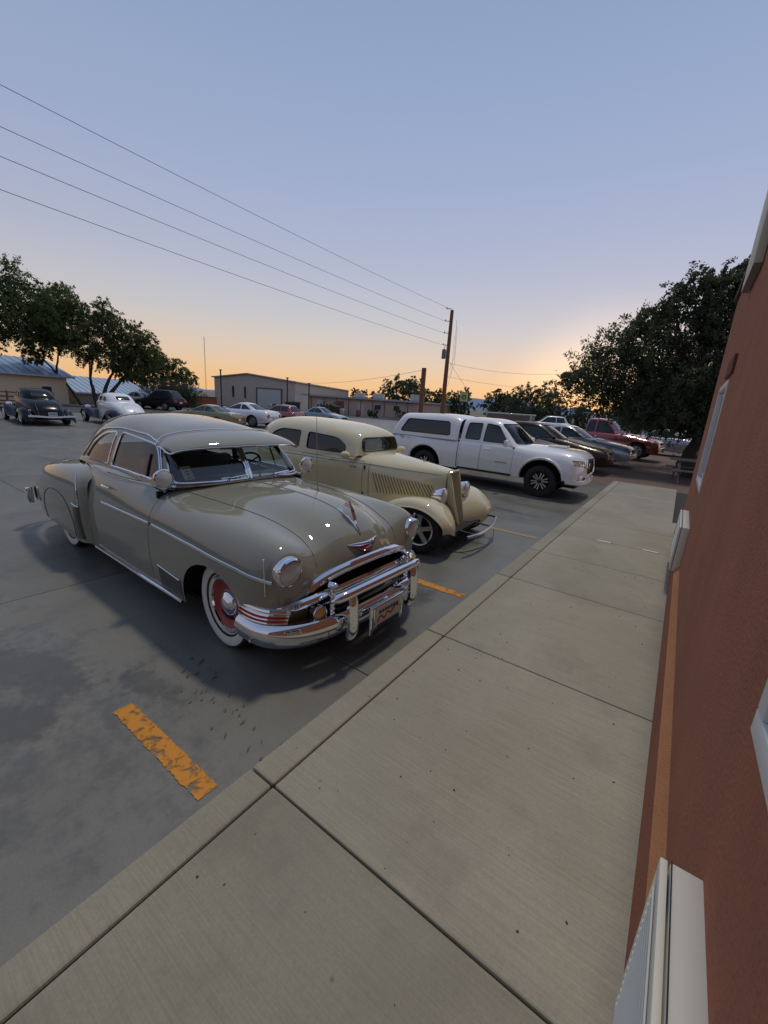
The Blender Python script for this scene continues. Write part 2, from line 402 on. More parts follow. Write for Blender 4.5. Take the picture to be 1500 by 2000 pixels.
for i in range(len(XE)-1):
    ys = YE if XE[i] > -7.2 else YE[:-1]+[12, 17, 22, 27, 32, 40]
    for j in range(len(ys)-1):
        if XE[i] < -10 and ys[j] < -3 : continue
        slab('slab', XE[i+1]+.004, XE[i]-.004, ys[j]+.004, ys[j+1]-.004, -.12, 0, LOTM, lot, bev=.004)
tag(G().add([(-75, -60, -.012), (-31.4, -60, -.012), (-31.4, 70, -.012), (-75, 70, -.012)], [(0, 1, 2, 3)]).obj('road', mat('asphalt', (.075, .072, .074), .9, noise=.25, nscale=2), sm=False), kind='structure')
# sidewalk: kerb stones and slabs
SWM = concrete('sidewalk_concrete', (.295, .272, .205), (.375, .345, .262), broom=.35, dark=(.13, .125, .115))
sw = bpy.data.objects.new('sidewalk', None); COL.objects.link(sw); tag(sw, kind='structure')
JY = [-4.0, -2.2, -.6, .974, 2.63, 4.157, 5.293, 6.42, 7.564, 8.714, 9.9, 11.2, 13.3]
G().box((-.3, 4.6, .03), (1.95, 17.2, .06)).obj('joint_filler', mat('joint_dark', (.035, .032, .03), .9), sw, sm=False)
for j in range(len(JY)-1):
    g = .008 if j < 4 else .006
    slab('kerb_stone', -1.341, -1.187-g*.6, JY[j]+g*.5, JY[j+1]-g*.5, -.1, .12, SWM, sw, .012)
    slab('slab', -1.187+g*.6, .30 if JY[j] < 7.9 else .15, JY[j]+g*.5, JY[j+1]-g*.5, .02, .12, SWM, sw, .008)
# painted stall lines
def worn_paint():
    m = mat('worn_yellow_paint', (.62, .25, .022), .7); nt = m.node_tree; b = nt.nodes['Principled BSDF']; N = nt.nodes.new; L = nt.links.new
    geo = N('ShaderNodeNewGeometry'); n = N('ShaderNodeTexNoise'); n.inputs['Scale'].default_value = 13; n.inputs['Detail'].default_value = 9; n.inputs['Roughness'].default_value = .7; n.inputs['Distortion'].default_value = .5; L(geo.outputs['Position'], n.inputs[0])
    r = N('ShaderNodeMapRange'); L(n.outputs[0], r.inputs[0]); r.inputs[1].default_value = .37; r.inputs[2].default_value = .50; L(r.outputs[0], b.inputs['Alpha']); return m
WP = worn_paint()
FP_ = mat('faded_yellow_paint', (.40, .27, .14), .8)
for x0, x1, y, w, nm in ((-2.34, -1.47, .825, .105, WP), (-2.45, -1.46, 3.60, .105, WP), (-2.3, -1.48, 6.22, .09, FP_)):
    V = []; n = 70
    for i in range(n+1):
        x = x0+(x1-x0)*i/n
        for q in (-1, 1): V.append((x, y+q*(w/2+rnd.uniform(-.005, .004)), .0045))
    tag(mesh('painted_line', V, [(2*i, 2*i+2, 2*i+3, 2*i+1) for i in range(n)], nm, sm=False), kind='structure')
for x, y in ((-.62, 6.43), (-.05, 6.44)):
    G().tube([(x-.09, y, .123), (x+.09, y, .123)], .022, 6, flat=.1, upv=(0, 0, 1)).obj('paint_dab', mat('white_dab', (.75, .75, .74), .6), sw)
# muddy tyre prints
g = G()
for i in range(34):
    t = rnd.random(); x = -2.55+1.15*t; y = 1.28-.05*t+rnd.uniform(-.13, .13)-.12*t; a = R(rnd.uniform(-75, -35)); l = rnd.uniform(.010, .030); w = rnd.uniform(.004, .010)
    c, s = math.cos(a), math.sin(a); g.add([(x+c*l+s*0, y+s*l, .0048), (x-s*w, y+c*w, .0048), (x-c*l, y-s*l, .0048), (x+s*w, y-c*w, .0048)], [(0, 1, 2, 3)])
tag(g.obj('tyre_prints', mat('mud_mark', (.125, .12, .105), .9), sm=False), 'muddy tyre tread prints on the lot before the coupe', 'tyre prints', kind='stuff')
g = G()
for i in range(90):
    x, y = rnd.uniform(-1.15, .1), rnd.uniform(.2, 6); r = rnd.uniform(.0015, .0045); g.box((x, y, .12+r*.4), (r*2, r*1.4, r), rz=rnd.random()*3)
tag(g.obj('grit', mat('grit_brown', (.06, .05, .04), .9), sm=False), 'scattered bits of grit on the sidewalk', 'grit', kind='stuff')
tag(G().tube(curve([(-2.02, 5.80, .10), (-1.92, 5.5, .008), (-1.95, 5.1, .006), (-2.08, 4.75, .006), (-2.25, 4.70, .008), (-2.35, 4.9, .06)], 50), .005, 6).obj('dark_line', BLACK), 'thin dark curved line on the lot in front of the cream sedan', 'dark_line')  # thin black tube curving over the lot

# ================================================================ the stucco building on the right
def stucco():
    m = mat('terracotta_stucco', (.40, .148, .078), .92, noise=.30, nscale=2.2, bump=1.0, bscale=75)
    nt = m.node_tree; b = nt.nodes['Principled BSDF']; src = b.inputs['Base Color'].links[0].from_socket; N = nt.nodes.new; L = nt.links.new
    g_ = N('ShaderNodeNewGeometry'); mp = N('ShaderNodeMapping'); mp.inputs['Scale'].default_value = (1, 3.2, .35); L(g_.outputs['Position'], mp.inputs[0]); n = N('ShaderNodeTexNoise'); n.inputs['Scale'].default_value = 1.3; n.inputs['Detail'].default_value = 8; n.inputs['Roughness'].default_value = .7; L(mp.outputs[0], n.inputs[0])
    r = N('ShaderNodeMapRange'); L(n.outputs[0], r.inputs[0]); r.inputs[1].default_value = .42; r.inputs[2].default_value = .72; r.inputs[4].default_value = .42
    x = N('ShaderNodeMix'); x.data_type = 'RGBA'; L(r.outputs[0], x.inputs[0]); L(src, x.inputs[6]); x.inputs[7].default_value = (.26, .105, .062, 1); L(x.outputs[2], b.inputs['Base Color'])
    return m
ST = stucco(); ST_LIT = mat('terracotta_lit_ledge', (.47, .20, .08), .9, noise=.2, nscale=6, bump=.6, bscale=90)  # ledge coloured lighter to carry sky light on its upward slope
bld = thing('stucco_building', 'terracotta stucco building wall along the right edge with white windows', 'building', (.24, 0, 0))
YB0, YB1 = -9.0, 7.88
def wall_with_holes(x, holes, ymin, ymax, zmin, zmax, depth):
    ys = sorted({ymin, ymax, *[h[0] for h in holes], *[h[1] for h in holes]}); zs = sorted({zmin, zmax, *[h[2] for h in holes], *[h[3] for h in holes]}); g = G()
    for i in range(len(ys)-1):
        for j in range(len(zs)-1):
            c = ((ys[i]+ys[i+1])/2, (zs[j]+zs[j+1])/2)
            if any(h[0] < c[0] < h[1] and h[2] < c[1] < h[3] for h in holes): continue
            g.add([(x, ys[i], zs[j]), (x, ys[i], zs[j+1]), (x, ys[i+1], zs[j+1]), (x, ys[i+1], zs[j])], [(0, 1, 2, 3)])
    for a, b, c, d in holes:
        for q in (((a, c), (b, c)), ((b, c), (b, d)), ((b, d), (a, d)), ((a, d), (a, c))): g.add([(x, *q[0]), (x, *q[1]), (x+depth, *q[1]), (x+depth, *q[0])], [(0, 1, 2, 3)])
    return g
HOLES = [(-.60, 1.04, 1.22, 2.26), (5.03, 6.28, 1.17, 2.24), (-4.2, -2.6, 1.22, 2.26)]
g = wall_with_holes(0, HOLES, YB0, YB1, .38, 3.5, .12)
g.add([(0, YB1, 0), (9, YB1, 0), (9, YB1, 3.5), (0, YB1, 3.5)], [(0, 1, 2, 3)]); g.add([(9, YB0, 0), (9, YB1, 0), (9, YB1, 3.5), (9, YB0, 3.5)], [(0, 1, 2, 3)]); g.add([(0, YB0, 0), (9, YB0, 0), (9, YB0, 3.5), (0, YB0, 3.5)], [(0, 1, 2, 3)])
g.obj('wall', ST, bld, sm=False)
sk = G(); sk.add([(-.058, YB0, 0), (-.058, YB1+.03, 0), (-.04, YB1+.03, .335), (-.04, YB0, .335)], [(0, 1, 2, 3)]); sk.add([(-.058, YB1+.03, 0), (.3, YB1+.03, 0), (.3, YB1+.03, .335), (-.04, YB1+.03, .335)], [(0, 1, 2, 3)]); sk.obj('skirt', mat('terracotta_base', (.33, .115, .06), .92, noise=.25, nscale=3, bump=.8, bscale=110), bld, sm=False)
G().add([(-.04, YB0, .335), (-.04, YB1+.03, .335), (.002, YB1, .39), (.002, YB0, .39)], [(0, 1, 2, 3)]).obj('ledge', ST_LIT, bld, sm=False)
WHITE = mat('white_vinyl', (.68, .68, .67), .45); 
for a, b, c, d in HOLES:
    w = G(); f = .055
    for (cy, cz, sy, sz) in (((a+b)/2, c+f/2, b-a, f), ((a+b)/2, d-f/2, b-a, f), (a+f/2, (c+d)/2, f, d-c-2*f), (b-f/2, (c+d)/2, f, d-c-2*f)): w.box((.027, cy, cz), (.07, sy, sz), bev=.004)
    win = w.obj('window', WHITE, bld)
    w = G(); ym = (a+b)/2
    for (cy, cz, sy, sz) in (((a+b)/2, c+.085, b-a-.11, .03), ((a+b)/2, d-.085, b-a-.11, .03), (a+.085, (c+d)/2, .03, d-c-.2), (b-.085, (c+d)/2, .03, d-c-.2), (ym, (c+d)/2, .05, d-c-.2)): w.box((.045, cy, cz), (.03, sy, sz))
    w.obj('sash', WHITE, win, sm=False)
    G().box((.06, ym, (c+d)/2), (.006, b-a-.1, d-c-.1)).obj('pane', glass('window_pane', (.25, .28, .32), 1.7), win, sm=False)
    G().box((.10, ym, (c+d)/2), (.01, b-a-.1, d-c-.1)).obj('blind', mat('window_blind', (.45, .46, .50), .8), win, sm=False)
G().box((-.008, 5.08, 2.345), (.03, .74, .15)).obj('dark_block', mat('patch_brown', (.17, .055, .028), .9), bld, sm=False)  # plain dark brown block above the far window
G().box((-.01, (YB0+YB1)/2, 3.53), (.06, YB1-YB0+.05, .06), bev=.006).obj('roof_edge', mat('dark_brown_trim', (.035, .022, .02), .7), bld)
G().box((4.6, (YB0+YB1)/2, 3.46), (8.8, YB1-YB0-.1, .08)).obj('roof', mat('roof_grey', (.2, .2, .2), .9), bld, sm=False)
sb = thing('wall_sign_box', 'cream box sign mounted high on the stucco wall at the right edge', 'sign box', (.24, 4.65, 3.09))
G().box((-.034, .46, .55), (.06, .92, 1.10), bev=.006).obj('cabinet', mat('cream_fascia', (.62, .60, .50), .6), sb); G().box((-.034, .46, -.008), (.056, .90, .012)).obj('bottom_plate', mat('box_grey', (.22, .20, .20), .7), sb, sm=False)
# wall units
def wall_unit(label, y0, y1, z0, z1):
    u = thing('wall_air_conditioner', label, 'air conditioner', (.24, y0, z0), 0, 'white wall units low on the stucco wall'); w, h, d = y1-y0, z1-z0, .075
    G().box((-d/2+.008, w/2, h/2), (d-.009, w, h), bev=.004).obj('casing', mat('unit_white', (.70, .68, .58), .5, noise=.05, nscale=5), u)
    f = G()
    for (cy, cz, sy, sz) in ((w/2, .02, w, .04), (w/2, h-.02, w, .04), (.02, h/2, .04, h-.08), (w-.02, h/2, .04, h-.08)): f.box((-d, cy, cz), (.016, sy, sz), bev=.003)
    fr_ = f.obj('front_frame', mat('unit_white', (.66, .66, .62), .5), u)
    G().box((-d+.004, w/2, h/2), (.004, w-.08, h-.08)).obj('grille_backing', BLACK, u, sm=False)
    me = None
    for k in range(16):
        z = .055+k*(h-.11)/15
        if me is None: o = G().box((-d-.002, w/2, 0), (.020, w-.08, .005), ry=R(35)).obj('slat', mat('unit_white', (.66, .66, .62), .5), u, sm=False); me = o.data
        else: o = bpy.data.objects.new('slat', me); COL.objects.link(o); o.parent = u
        o.location.z = z
    G().tube([(-.06, w+.001, h+.002), (-.06, 0, h+.002)], .0015, 4).obj('seam', BLACK, u)
    return u
wall_unit('white louvred wall unit at the bottom right corner, nearest the camera', -.10, 1.03, .29, .815)
wall_unit('small white louvred wall unit farther along the stucco wall', 5.09, 6.18, .32, .795)
# ================================================================ wheels
def Yax(c, s): return Matrix.Translation(c) @ Matrix.Rotation(-s*math.pi/2, 4, 'X')      # local z -> s*y
def tyre_prof(r, w, ri):
    h = w/2
    return [(ri, -h*.75), (ri+.02, -h*.92), (r*.86, -h), (r*.955, -h*.9), (r*.99, -h*.62), (r, -h*.3), (r, h*.3), (r*.99, h*.62), (r*.955, h*.9), (r*.86, h), (ri+.02, h*.92), (ri, h*.75)]
def wheel(car, c, s, r, w, ri, style, turn=0):
    """one wheel whose outer face looks along s*y"""
    o = bpy.data.objects.new('wheel', None); COL.objects.link(o); o.parent = car; o.location = c; o.rotation_euler = (0, 0, turn); h = w/2; M = Yax((0, 0, 0), s)
    G().lathe(tyre_prof(r, w, ri), 48, M, cap=False).obj('tyre', RUBBER, o)
    if style == 'chevy':
        G().lathe([(ri+.004, h*.80), (ri+.03, h*.95), (r*.85, h*1.035), (r*.91, h*1.0), (r*.915, h*.96)], 48, M, cap=False).obj('whitewall', mat('whitewall', (.72, .70, .64), .6), o)
        G().lathe([(ri+.006, h*.78), (ri-.005, h*.86), (ri-.025, h*.80), (ri-.03, h*.6)], 48, M, cap=False).obj('trim_ring', CHROME, o)
        G().lathe([(ri-.026, h*.66), (ri-.05, h*.55), (.13, h*.30), (.10, h*.33), (0, h*.3)], 48, M, cap=False).obj('rim', mat('red_wheel', (.34, .012, .012), .25, coat=.6), o)
        G().lathe([(.100, h*.30), (.096, h*.50), (.082, h*.66), (.055, h*.78), (.05, h*.84), (.03, h*.90), (0, h*.92)], 40, M, cap=False).obj('hubcap', CHROME, o)
    elif style == 'mag':
        G().lathe([(ri+.004, h*.8), (ri-.004, h*.9), (ri-.02, h*.8), (ri-.03, h*.1), (ri-.035, -h*.5)], 40, M, cap=False).obj('rim', CHROME, o)
        G().lathe([(ri-.03, -h*.45), (0, -h*.45)], 32, M, cap=False).obj('brake_drum', BLACK, o)
        for k in range(5):
            a = 2*math.pi*k/5+.3; g = G(); ca, sa = math.cos(a), math.sin(a)
            P = [(ca*t, 0, sa*t) for t in (.03, .08, ri-.02)]
            g.tube([(p[0], s*h*(.62, .62, .5)[i], p[2]) for i, p in enumerate(P)], [.045, .032, .04], 8, flat=.8, upv=(0, 1, 0)).obj('spoke', STEEL, o)
        G().lathe([(.05, h*.5), (.05, h*.78), (.035, h*.86), (0, h*.88)], 24, M, cap=False).obj('hubcap', CHROME, o)
    elif style == 'alloy':
        G().lathe([(ri+.004, h*.75), (ri-.006, h*.86), (ri-.02, h*.75), (ri-.03, h*.2), (ri-.03, -h*.5)], 40, M, cap=False).obj('rim', mat('wheel_dark', (.03, .03, .032), .35, .6), o)
        G().lathe([(ri-.03, h*.1), (0, h*.1)], 32, M, cap=False).obj('brake_disc', BLACK, o)
        for k in range(6):
            a = 2*math.pi*k/6+.26; ca, sa = math.cos(a), math.sin(a); nx, nz = -sa, ca
            for q in (-1, 1):
                t0, t1 = .055, ri-.012; w0, w1 = .016*q, .040*q
                g = G(); V = []
                for yy in (h*.35, h*.74):
                    for (t, ww, d) in ((t0, w0, .012), (t0, w0, -.012), (t1, w1, -.017), (t1, w1, .017)):
                        V.append((ca*t+nx*(ww+d), s*yy, sa*t+nz*(ww+d)))
                g.add(V, [(0, 1, 2, 3), (7, 6, 5, 4), (0, 4, 5, 1), (1, 5, 6, 2), (2, 6, 7, 3), (3, 7, 4, 0)]).obj('spoke', mat('wheel_silver', (.62, .62, .64), .25, .85), o, sm=False)
        G().lathe([(.062, h*.4), (.06, h*.7), (.04, h*.78), (0, h*.78)], 24, M, cap=False).obj('hubcap', BLACK, o)
    else:   # plain far wheel
        G().lathe([(ri+.004, h*.75), (ri-.01, h*.85), (ri-.03, h*.5), (ri*.4, h*.6), (0, h*.65)], 24, M, cap=False).obj('rim', mat('wheel_grey', (.34, .34, .36), .3, .8) if style == 'far' else style, o)
        g = G()
        for k in range(5):
            a = 2*math.pi*k/5; g.box((math.cos(a)*ri*.62, s*h*.72, math.sin(a)*ri*.62), (ri*.28, .02, ri*.2), ry=-a)
        g.obj('spoke_gaps', BLACK, o, sm=False)
    return o

def sweep(path, prof, upv=(0, 0, 1), closed_prof=True):
    """profile of (out, up) swept along a path; out is to the right of travel"""
    P = [Vector(p) for p in path]; V = []; n = len(prof); U = Vector(upv)
    for i, p in enumerate(P):
        t = (P[min(i+1, len(P)-1)]-P[max(i-1, 0)]).normalized(); o = t.cross(U).normalized()
        V += [p+o*a+U*b for a, b in prof]
    F = []
    for i in range(len(P)-1):
        for k in range(n if closed_prof else n-1): F.append((i*n+k, (i+1)*n+k, (i+1)*n+(k+1) % n, i*n+(k+1) % n))
    if closed_prof: F += [tuple(range(n)), tuple(range(len(P)*n-1, (len(P)-1)*n-1, -1))]
    return V, F
def lift_patch(name, f, poly, off, m, parent, n=10):
    """thin panel lying on a surface: quad of 2D corners"""
    a, b, c, d = [Vector(p) for p in poly]; V = []; F = []
    for i in range(n+1):
        for j in range(n+1):
            u, v = i/n, j/n; q = a.lerp(b, u).lerp(d.lerp(c, u), v); V.append(f(q.x, q.y, off) or Vector((q.x, 0, q.y)))
    for i in range(n):
        for j in range(n): F.append((i*(n+1)+j, (i+1)*(n+1)+j, (i+1)*(n+1)+j+1, i*(n+1)+j+1))
    return mesh(name, V, F, m, parent)
def floor_pan(car, x0, x1, w, z, m=None): return G().box(((x0+x1)/2, 0, z), (x1-x0, w, .04)).obj('floor_pan', m or BLACK, car, sm=False)
def seat(car, x, y0, y1, zs, zb, m):
    g = G(); g.box((x+.22, (y0+y1)/2, zs-.08), (.5, y1-y0, .18), bev=.05); g.box((x-.06, (y0+y1)/2, (zs+zb)/2), (.16, y1-y0, zb-zs), ry=-.18, bev=.06)
    return g.obj('seat', m, car)
def steering(car, c, r=.2):
    d = Vector((-.82, 0, .57)); q = d.to_track_quat('Z', 'Y').to_matrix(); P = [Vector(c)+q @ Vector((math.cos(a)*r, math.sin(a)*r, 0)) for a in [2*math.pi*k/32 for k in range(32)]]
    g = G().tube(P, .011, 6, closed=True); g.tube([P[4], P[20]], .009, 5); g.tube([P[12], P[28]], .009, 5); g.tube([c, Vector(c)-d*.4], .02, 6)
    return g.obj('steering_wheel', BLACK, car)

# ================================================================ the grey-green 1950s coupe
def build_chevy():
    car = thing('vintage_coupe', 'polished grey-green rounded vintage coupe with sun visor, whitewall tyres and chrome grille, nearest the camera', 'car', (-2.434, 2.373, 0), R(-1.46))
    P = mat('sage_paint', (.268, .257, .195), .65, 0, spec=.2, coat=1.0, coat_rough=.028)
    rows = [
     [(-4.05,0,.40),(-4.05,.3,.40),(-4.03,.5,.40),(-3.98,.62,.40),(-3.93,.68,.40),(-3.9,.70,.38),(-3.9,.70,.30),(-3.9,.69,.24)],
     [(-4.0,0,.62),(-4.0,.3,.62),(-3.97,.5,.61),(-3.92,.62,.58),(-3.85,.69,.52),(-3.8,.72,.45),(-3.8,.72,.33),(-3.8,.71,.22)],
     [(-3.8,0,.83),(-3.8,.3,.825),(-3.78,.5,.80),(-3.74,.62,.74),(-3.7,.71,.64),(-3.65,.745,.5),(-3.65,.745,.35),(-3.65,.73,.2)],
     [(-3.4,0,.99),(-3.4,.3,.985),(-3.4,.5,.955),(-3.38,.63,.89),(-3.36,.73,.77),(-3.35,.775,.58),(-3.35,.775,.4),(-3.35,.76,.2)]]
    def sec(x, z0, *p): return [(x, 0, z0)]+[(x, y, z) for y, z in p]
    rows += [
     sec(-2.9, 1.05, (.3,1.045), (.52,1.03), (.68,.98), (.78,.88), (.83,.66), (.83,.4), (.81,.2)),
     sec(-2.3, 1.05, (.3,1.05), (.56,1.045), (.735,1.025), (.81,.93), (.865,.72), (.87,.45), (.84,.19)),
     sec(-1.6, 1.05, (.3,1.05), (.56,1.045), (.735,1.025), (.815,.94), (.872,.74), (.876,.47), (.845,.19)),
     sec(-1.0, 1.035, (.3,1.03), (.54,1.02), (.70,.985), (.80,.92), (.872,.75), (.88,.47), (.85,.19)),
     sec(-.5, 1.05, (.28,1.035), (.5,1.0), (.68,.975), (.80,.92), (.88,.74), (.885,.48), (.85,.21)),
     sec(0, 1.04, (.27,1.02), (.48,.972), (.68,.96), (.80,.91), (.885,.73), (.885,.5), (.85,.23)),
     sec(.3, 1.002, (.26,.977), (.46,.918), (.68,.94), (.79,.89), (.87,.72), (.87,.5), (.84,.24)),
     [(.47,0,.945),(.47,.25,.915),(.46,.45,.858),(.47,.68,.915),(.46,.78,.87),(.45,.845,.71),(.44,.85,.5),(.43,.83,.26)],
     [(.575,0,.86),(.57,.24,.835),(.555,.44,.79),(.555,.68,.875),(.565,.772,.822),(.562,.80,.69),(.52,.81,.5),(.5,.80,.28)],
     [(.635,0,.765),(.625,.24,.74),(.605,.44,.695),(.60,.67,.80),(.598,.748,.757),(.595,.765,.65),(.575,.765,.48),(.56,.765,.3)],
     [(.665,0,.665),(.655,.24,.645),(.635,.43,.61),(.625,.64,.68),(.615,.70,.65),(.605,.715,.58),(.595,.72,.45),(.58,.72,.3)],
     [(.675,0,.50),(.665,.24,.49),(.645,.43,.47),(.63,.61,.5),(.62,.66,.48),(.61,.675,.44),(.60,.685,.38),(.585,.685,.3)],
     [(.64,0,.3),(.63,.24,.3),(.615,.43,.3),(.6,.58,.3),(.59,.62,.3),(.585,.64,.3),(.58,.65,.3),(.57,.66,.29)]]
    bm = upright(gridbm(surf(rows, 110, 60), flip=True))
    ref = bm.copy(); fr = {s: lifter(ref, 'y', s) for s in (-1, 1)}; top = lifter(ref, 'z', 1); front = lifter(ref, 'x', 1)
    # wheel arches, cabin opening, grille mouth
    arch = [(-.44, .05), (-.44, .26)]+[(-.03+.41*math.cos(a), .26+.39*math.sin(a)) for a in np.linspace(math.pi-.15, .15, 14)]+[(.38, .26), (.38, .05)]
    drop(bm, cut(bm, arch, 'y', lambda c: abs(c.y) > .6 and c.z < .8))
    drop(bm, cut(bm, rpoly([(-2.88, -.58), (-1.07, -.62), (-1.07, .62), (-2.88, .58)], .1), 'z', lambda c: c.z > .9))
    mouth = rpoly([(-.56, .36), (.56, .36), (.56, .60), (.44, .665), (-.44, .665), (-.56, .60)], [.05, .05, .06, .12, .12, .06])
    drop(bm, cut(bm, mouth, 'x', lambda c: c.x > .4))
    # doors
    for s in (-1, 1):
        d = rpoly([(-.93, .25), (-.93, 1.015), (-2.0, 1.015), (-2.06, .25)], .05)
        fs = cut(bm, d, 'y', lambda c: c.y*s > .7)
        fs2 = take(bm, fs, 0); drop(fs2, [f for f in fs2.faces if False])
        inner = cut(fs2, inset(d, .004), 'y'); keep = take(fs2, inner, .001); fs2.free()
        door = bmobj('door', keep, P, car)
        h = [fr[s](-1.90+t*.2, .90, .03+.014*math.sin(math.pi*t)) for t in np.linspace(0, 1, 8)]
        G().tube(h, [.007, .010, .012, .012, .011, .010, .009, .006], 8).tube([h[0], fr[s](-1.90, .90, 0)], .009, 6).tube([h[5], fr[s](-1.76, .90, 0)], .008, 6).obj('handle', CHROME, door)
    bmobj('body', bm, P, car)
    g = G(); g.box((-1.6, 0, .22), (4.4, 1.5, .04)); g.box((-.96, 0, .65), (.03, 1.55, .7)); g.box((-2.8, 0, .6), (.03, 1.4, .75)); g.box((.42, 0, .5), (.03, 1.2, .36)); g.obj('floor_pan', DARK, car, sm=False)
    for s in (-1, 1):
        G().lathe([(.44, 0), (.44, .36), (.1, .36)], 24, Matrix.Translation((-.02, s*.86, .27)) @ Matrix.Rotation(s*math.pi/2, 4, 'X') @ Matrix.Rotation(0 if s > 0 else math.pi, 4, 'Z'), ang=math.pi).obj('wheel_well', DARK, car)
    # seams
    for s in (-1, 1):
        seam = line_on(top, [(-.86, s*.60), (-.3, s*.545), (.15, s*.49), (.42, s*.455), (.60, s*.46)], .0015)
        G().tube(seam, .002, 5).obj('hood_seam', BLACK, car)
    # greenhouse
    before = set(car.children_recursive)
    gh = [
     [(-.76,0,1.03),(-.78,.3,1.03),(-.83,.52,1.03),(-.885,.645,1.03),(-.94,.695,1.02),(-.99,.714,1.01)],
     [(-.86,0,1.20),(-.88,.29,1.20),(-.92,.50,1.195),(-.98,.62,1.185),(-1.07,.68,1.10),(-1.13,.714,1.01)],
     [(-.99,0,1.37),(-1.01,.28,1.365),(-1.06,.48,1.35),(-1.13,.585,1.325),(-1.27,.665,1.18),(-1.35,.714,1.01)],
     [(-1.10,0,1.465),(-1.12,.28,1.455),(-1.18,.46,1.43),(-1.27,.575,1.38),(-1.43,.664,1.19),(-1.5,.716,1.01)],
     [(-1.55,0,1.545),(-1.56,.28,1.53),(-1.60,.455,1.49),(-1.65,.57,1.41),(-1.72,.662,1.2),(-1.76,.717,1.01)],
     sec(-2.02, 1.572, (.28,1.557), (.46,1.513), (.575,1.423), (.663,1.212), (.717,1.01)),
     sec(-2.54, 1.545, (.28,1.53), (.455,1.487), (.565,1.39), (.657,1.193), (.712,1.01)),
     [(-2.94,0,1.45),(-2.93,.28,1.435),(-2.90,.44,1.386),(-2.84,.55,1.30),(-2.77,.645,1.155),(-2.75,.705,1.01)],
     [(-3.15,0,1.30),(-3.14,.27,1.29),(-3.08,.43,1.25),(-2.99,.54,1.19),(-2.95,.635,1.10),(-2.90,.70,1.01)],
     [(-3.25,0,1.10),(-3.23,.27,1.095),(-3.16,.43,1.08),(-3.06,.54,1.06),(-2.98,.63,1.03),(-2.93,.695,1.0)],
     [(-3.29,0,.95),(-3.27,.27,.95),(-3.19,.43,.94),(-3.09,.54,.94),(-3.0,.63,.94),(-2.94,.69,.94)]]
    gb = upright(gridbm(surf(gh, 70, 60), flip=True)); gref = gb.copy(); gs = {s: lifter(gref, 'y', s) for s in (-1, 1)}; gf = lifter(gref, 'x', 1); gt = lifter(gref, 'z', 1)
    def window(faces, name, r, m=CLEAR, off=-.006, fm=CHROME):
        L = loops(faces); nb = take(gb, faces, off); w = bmobj(name, nb, m, car)
        for k in L: G().tube(k, r, 6, closed=True).obj('frame', fm, w)
        return w
    for s in (-1, 1):
        window(cut(gb, rpoly([(s*.022, 1.062), (s*.672, 1.062), (s*.602, 1.32), (s*.022, 1.36)], [.02, .07, .05, .02], 5), 'x', lambda c: c.x > -1.7), 'windshield', .010)
    window(cut(gb, rpoly([(-.48, 1.14), (.48, 1.14), (.40, 1.34), (-.40, 1.34)], .1, 5), 'x', lambda c: c.x < -2.3), 'rear_window', .010)
    for s in (-1, 1):
        dp = rpoly([(-1.065, 1.06), (-1.15, 1.225), (-1.27, 1.345), (-1.97, 1.39), (-2.03, 1.06)], [.03, .1, .12, .05, .03], 5)
        qp = rpoly([(-2.12, 1.06), (-2.07, 1.385), (-2.34, 1.36), (-2.60, 1.23), (-2.75, 1.06)], [.03, .05, .14, .14, .06], 5)
        w = window(cut(gb, dp, 'y', lambda c: c.y*s > .35), 'door_window', .011)
        pl = [gs[s](-1.30-.02*t, 1.06+.2*t, .0) for t in np.linspace(0, 1, 5)]
        G().tube(pl, .009, 6).obj('vent_divider', BLACK, w)
        window(cut(gb, qp, 'y', lambda c: c.y*s > .35), 'quarter_window', .011)
        # chrome drip rail and belt strip
        rail = line_on(gs[s], [(-1.02, 1.045), (-1.115, 1.225), (-1.24, 1.355), (-1.45, 1.405), (-2.02, 1.425), (-2.40, 1.39), (-2.67, 1.255), (-2.85, 1.06)], .006, .03)
        G().tube(curve(rail[::4]+[rail[-1]], 60), .008, 6).obj('drip_rail', CHROME, car)
        G().tube(line_on(fr[s], [(-.95, 1.0), (-2.75, 1.0)], .004), .015, 6, flat=.5, upv=(0, 1, 0)).obj('belt_trim', CHROME, car)
    gb.normal_update(); ln = gb.copy()
    for v_ in ln.verts: v_.co -= v_.normal*.016
    bmobj('headliner', ln, mat('headliner_dark', (.025, .024, .022), .9), car); bmobj('roof', gb, P, car)
    G().tube([gf(0, z, .006) for z in np.linspace(1.05, 1.37, 10)], .013, 8).obj('windshield_divider', CHROME, car)
    base = [Vector((-.845, 0, 1.05))]
    G().tube(curve([(-.98, -.705, 1.03), (-.875, -.65, 1.04), (-.78, -.3, 1.05), (-.76, 0, 1.055), (-.78, .3, 1.05), (-.875, .65, 1.04), (-.98, .705, 1.03)], 40), .011, 6).obj('cowl_trim', CHROME, car)
    for y in (-.25, .25):
        G().tube([(-.73, y, 1.062), (-.775, y+.02, 1.085), (-.80, y+.22, 1.095)], .006, 5).obj('wiper', CHROME, car)
    # visor
    vn = [[(-1.10,0,1.487),(-1.12,.28,1.477),(-1.17,.465,1.452),(-1.23,.575,1.405),(-1.20,.64,1.345)],
          [(-.92,0,1.452),(-.94,.29,1.447),(-.985,.49,1.427),(-1.03,.605,1.387),(-1.05,.655,1.342)],
          [(-.785,0,1.398),(-.805,.3,1.393),(-.85,.505,1.380),(-.895,.62,1.353),(-.93,.657,1.328)],
          [(-.76,0,1.370),(-.78,.3,1.365),(-.825,.515,1.354),(-.87,.63,1.331),(-.905,.662,1.315)]]
    vb = gridbm(surf(vn, 18, 40), flip=False)
    for f in vb.faces: f.normal_flip() if f.normal.z < 0 else None
    fe = loops(vb.faces)[0]
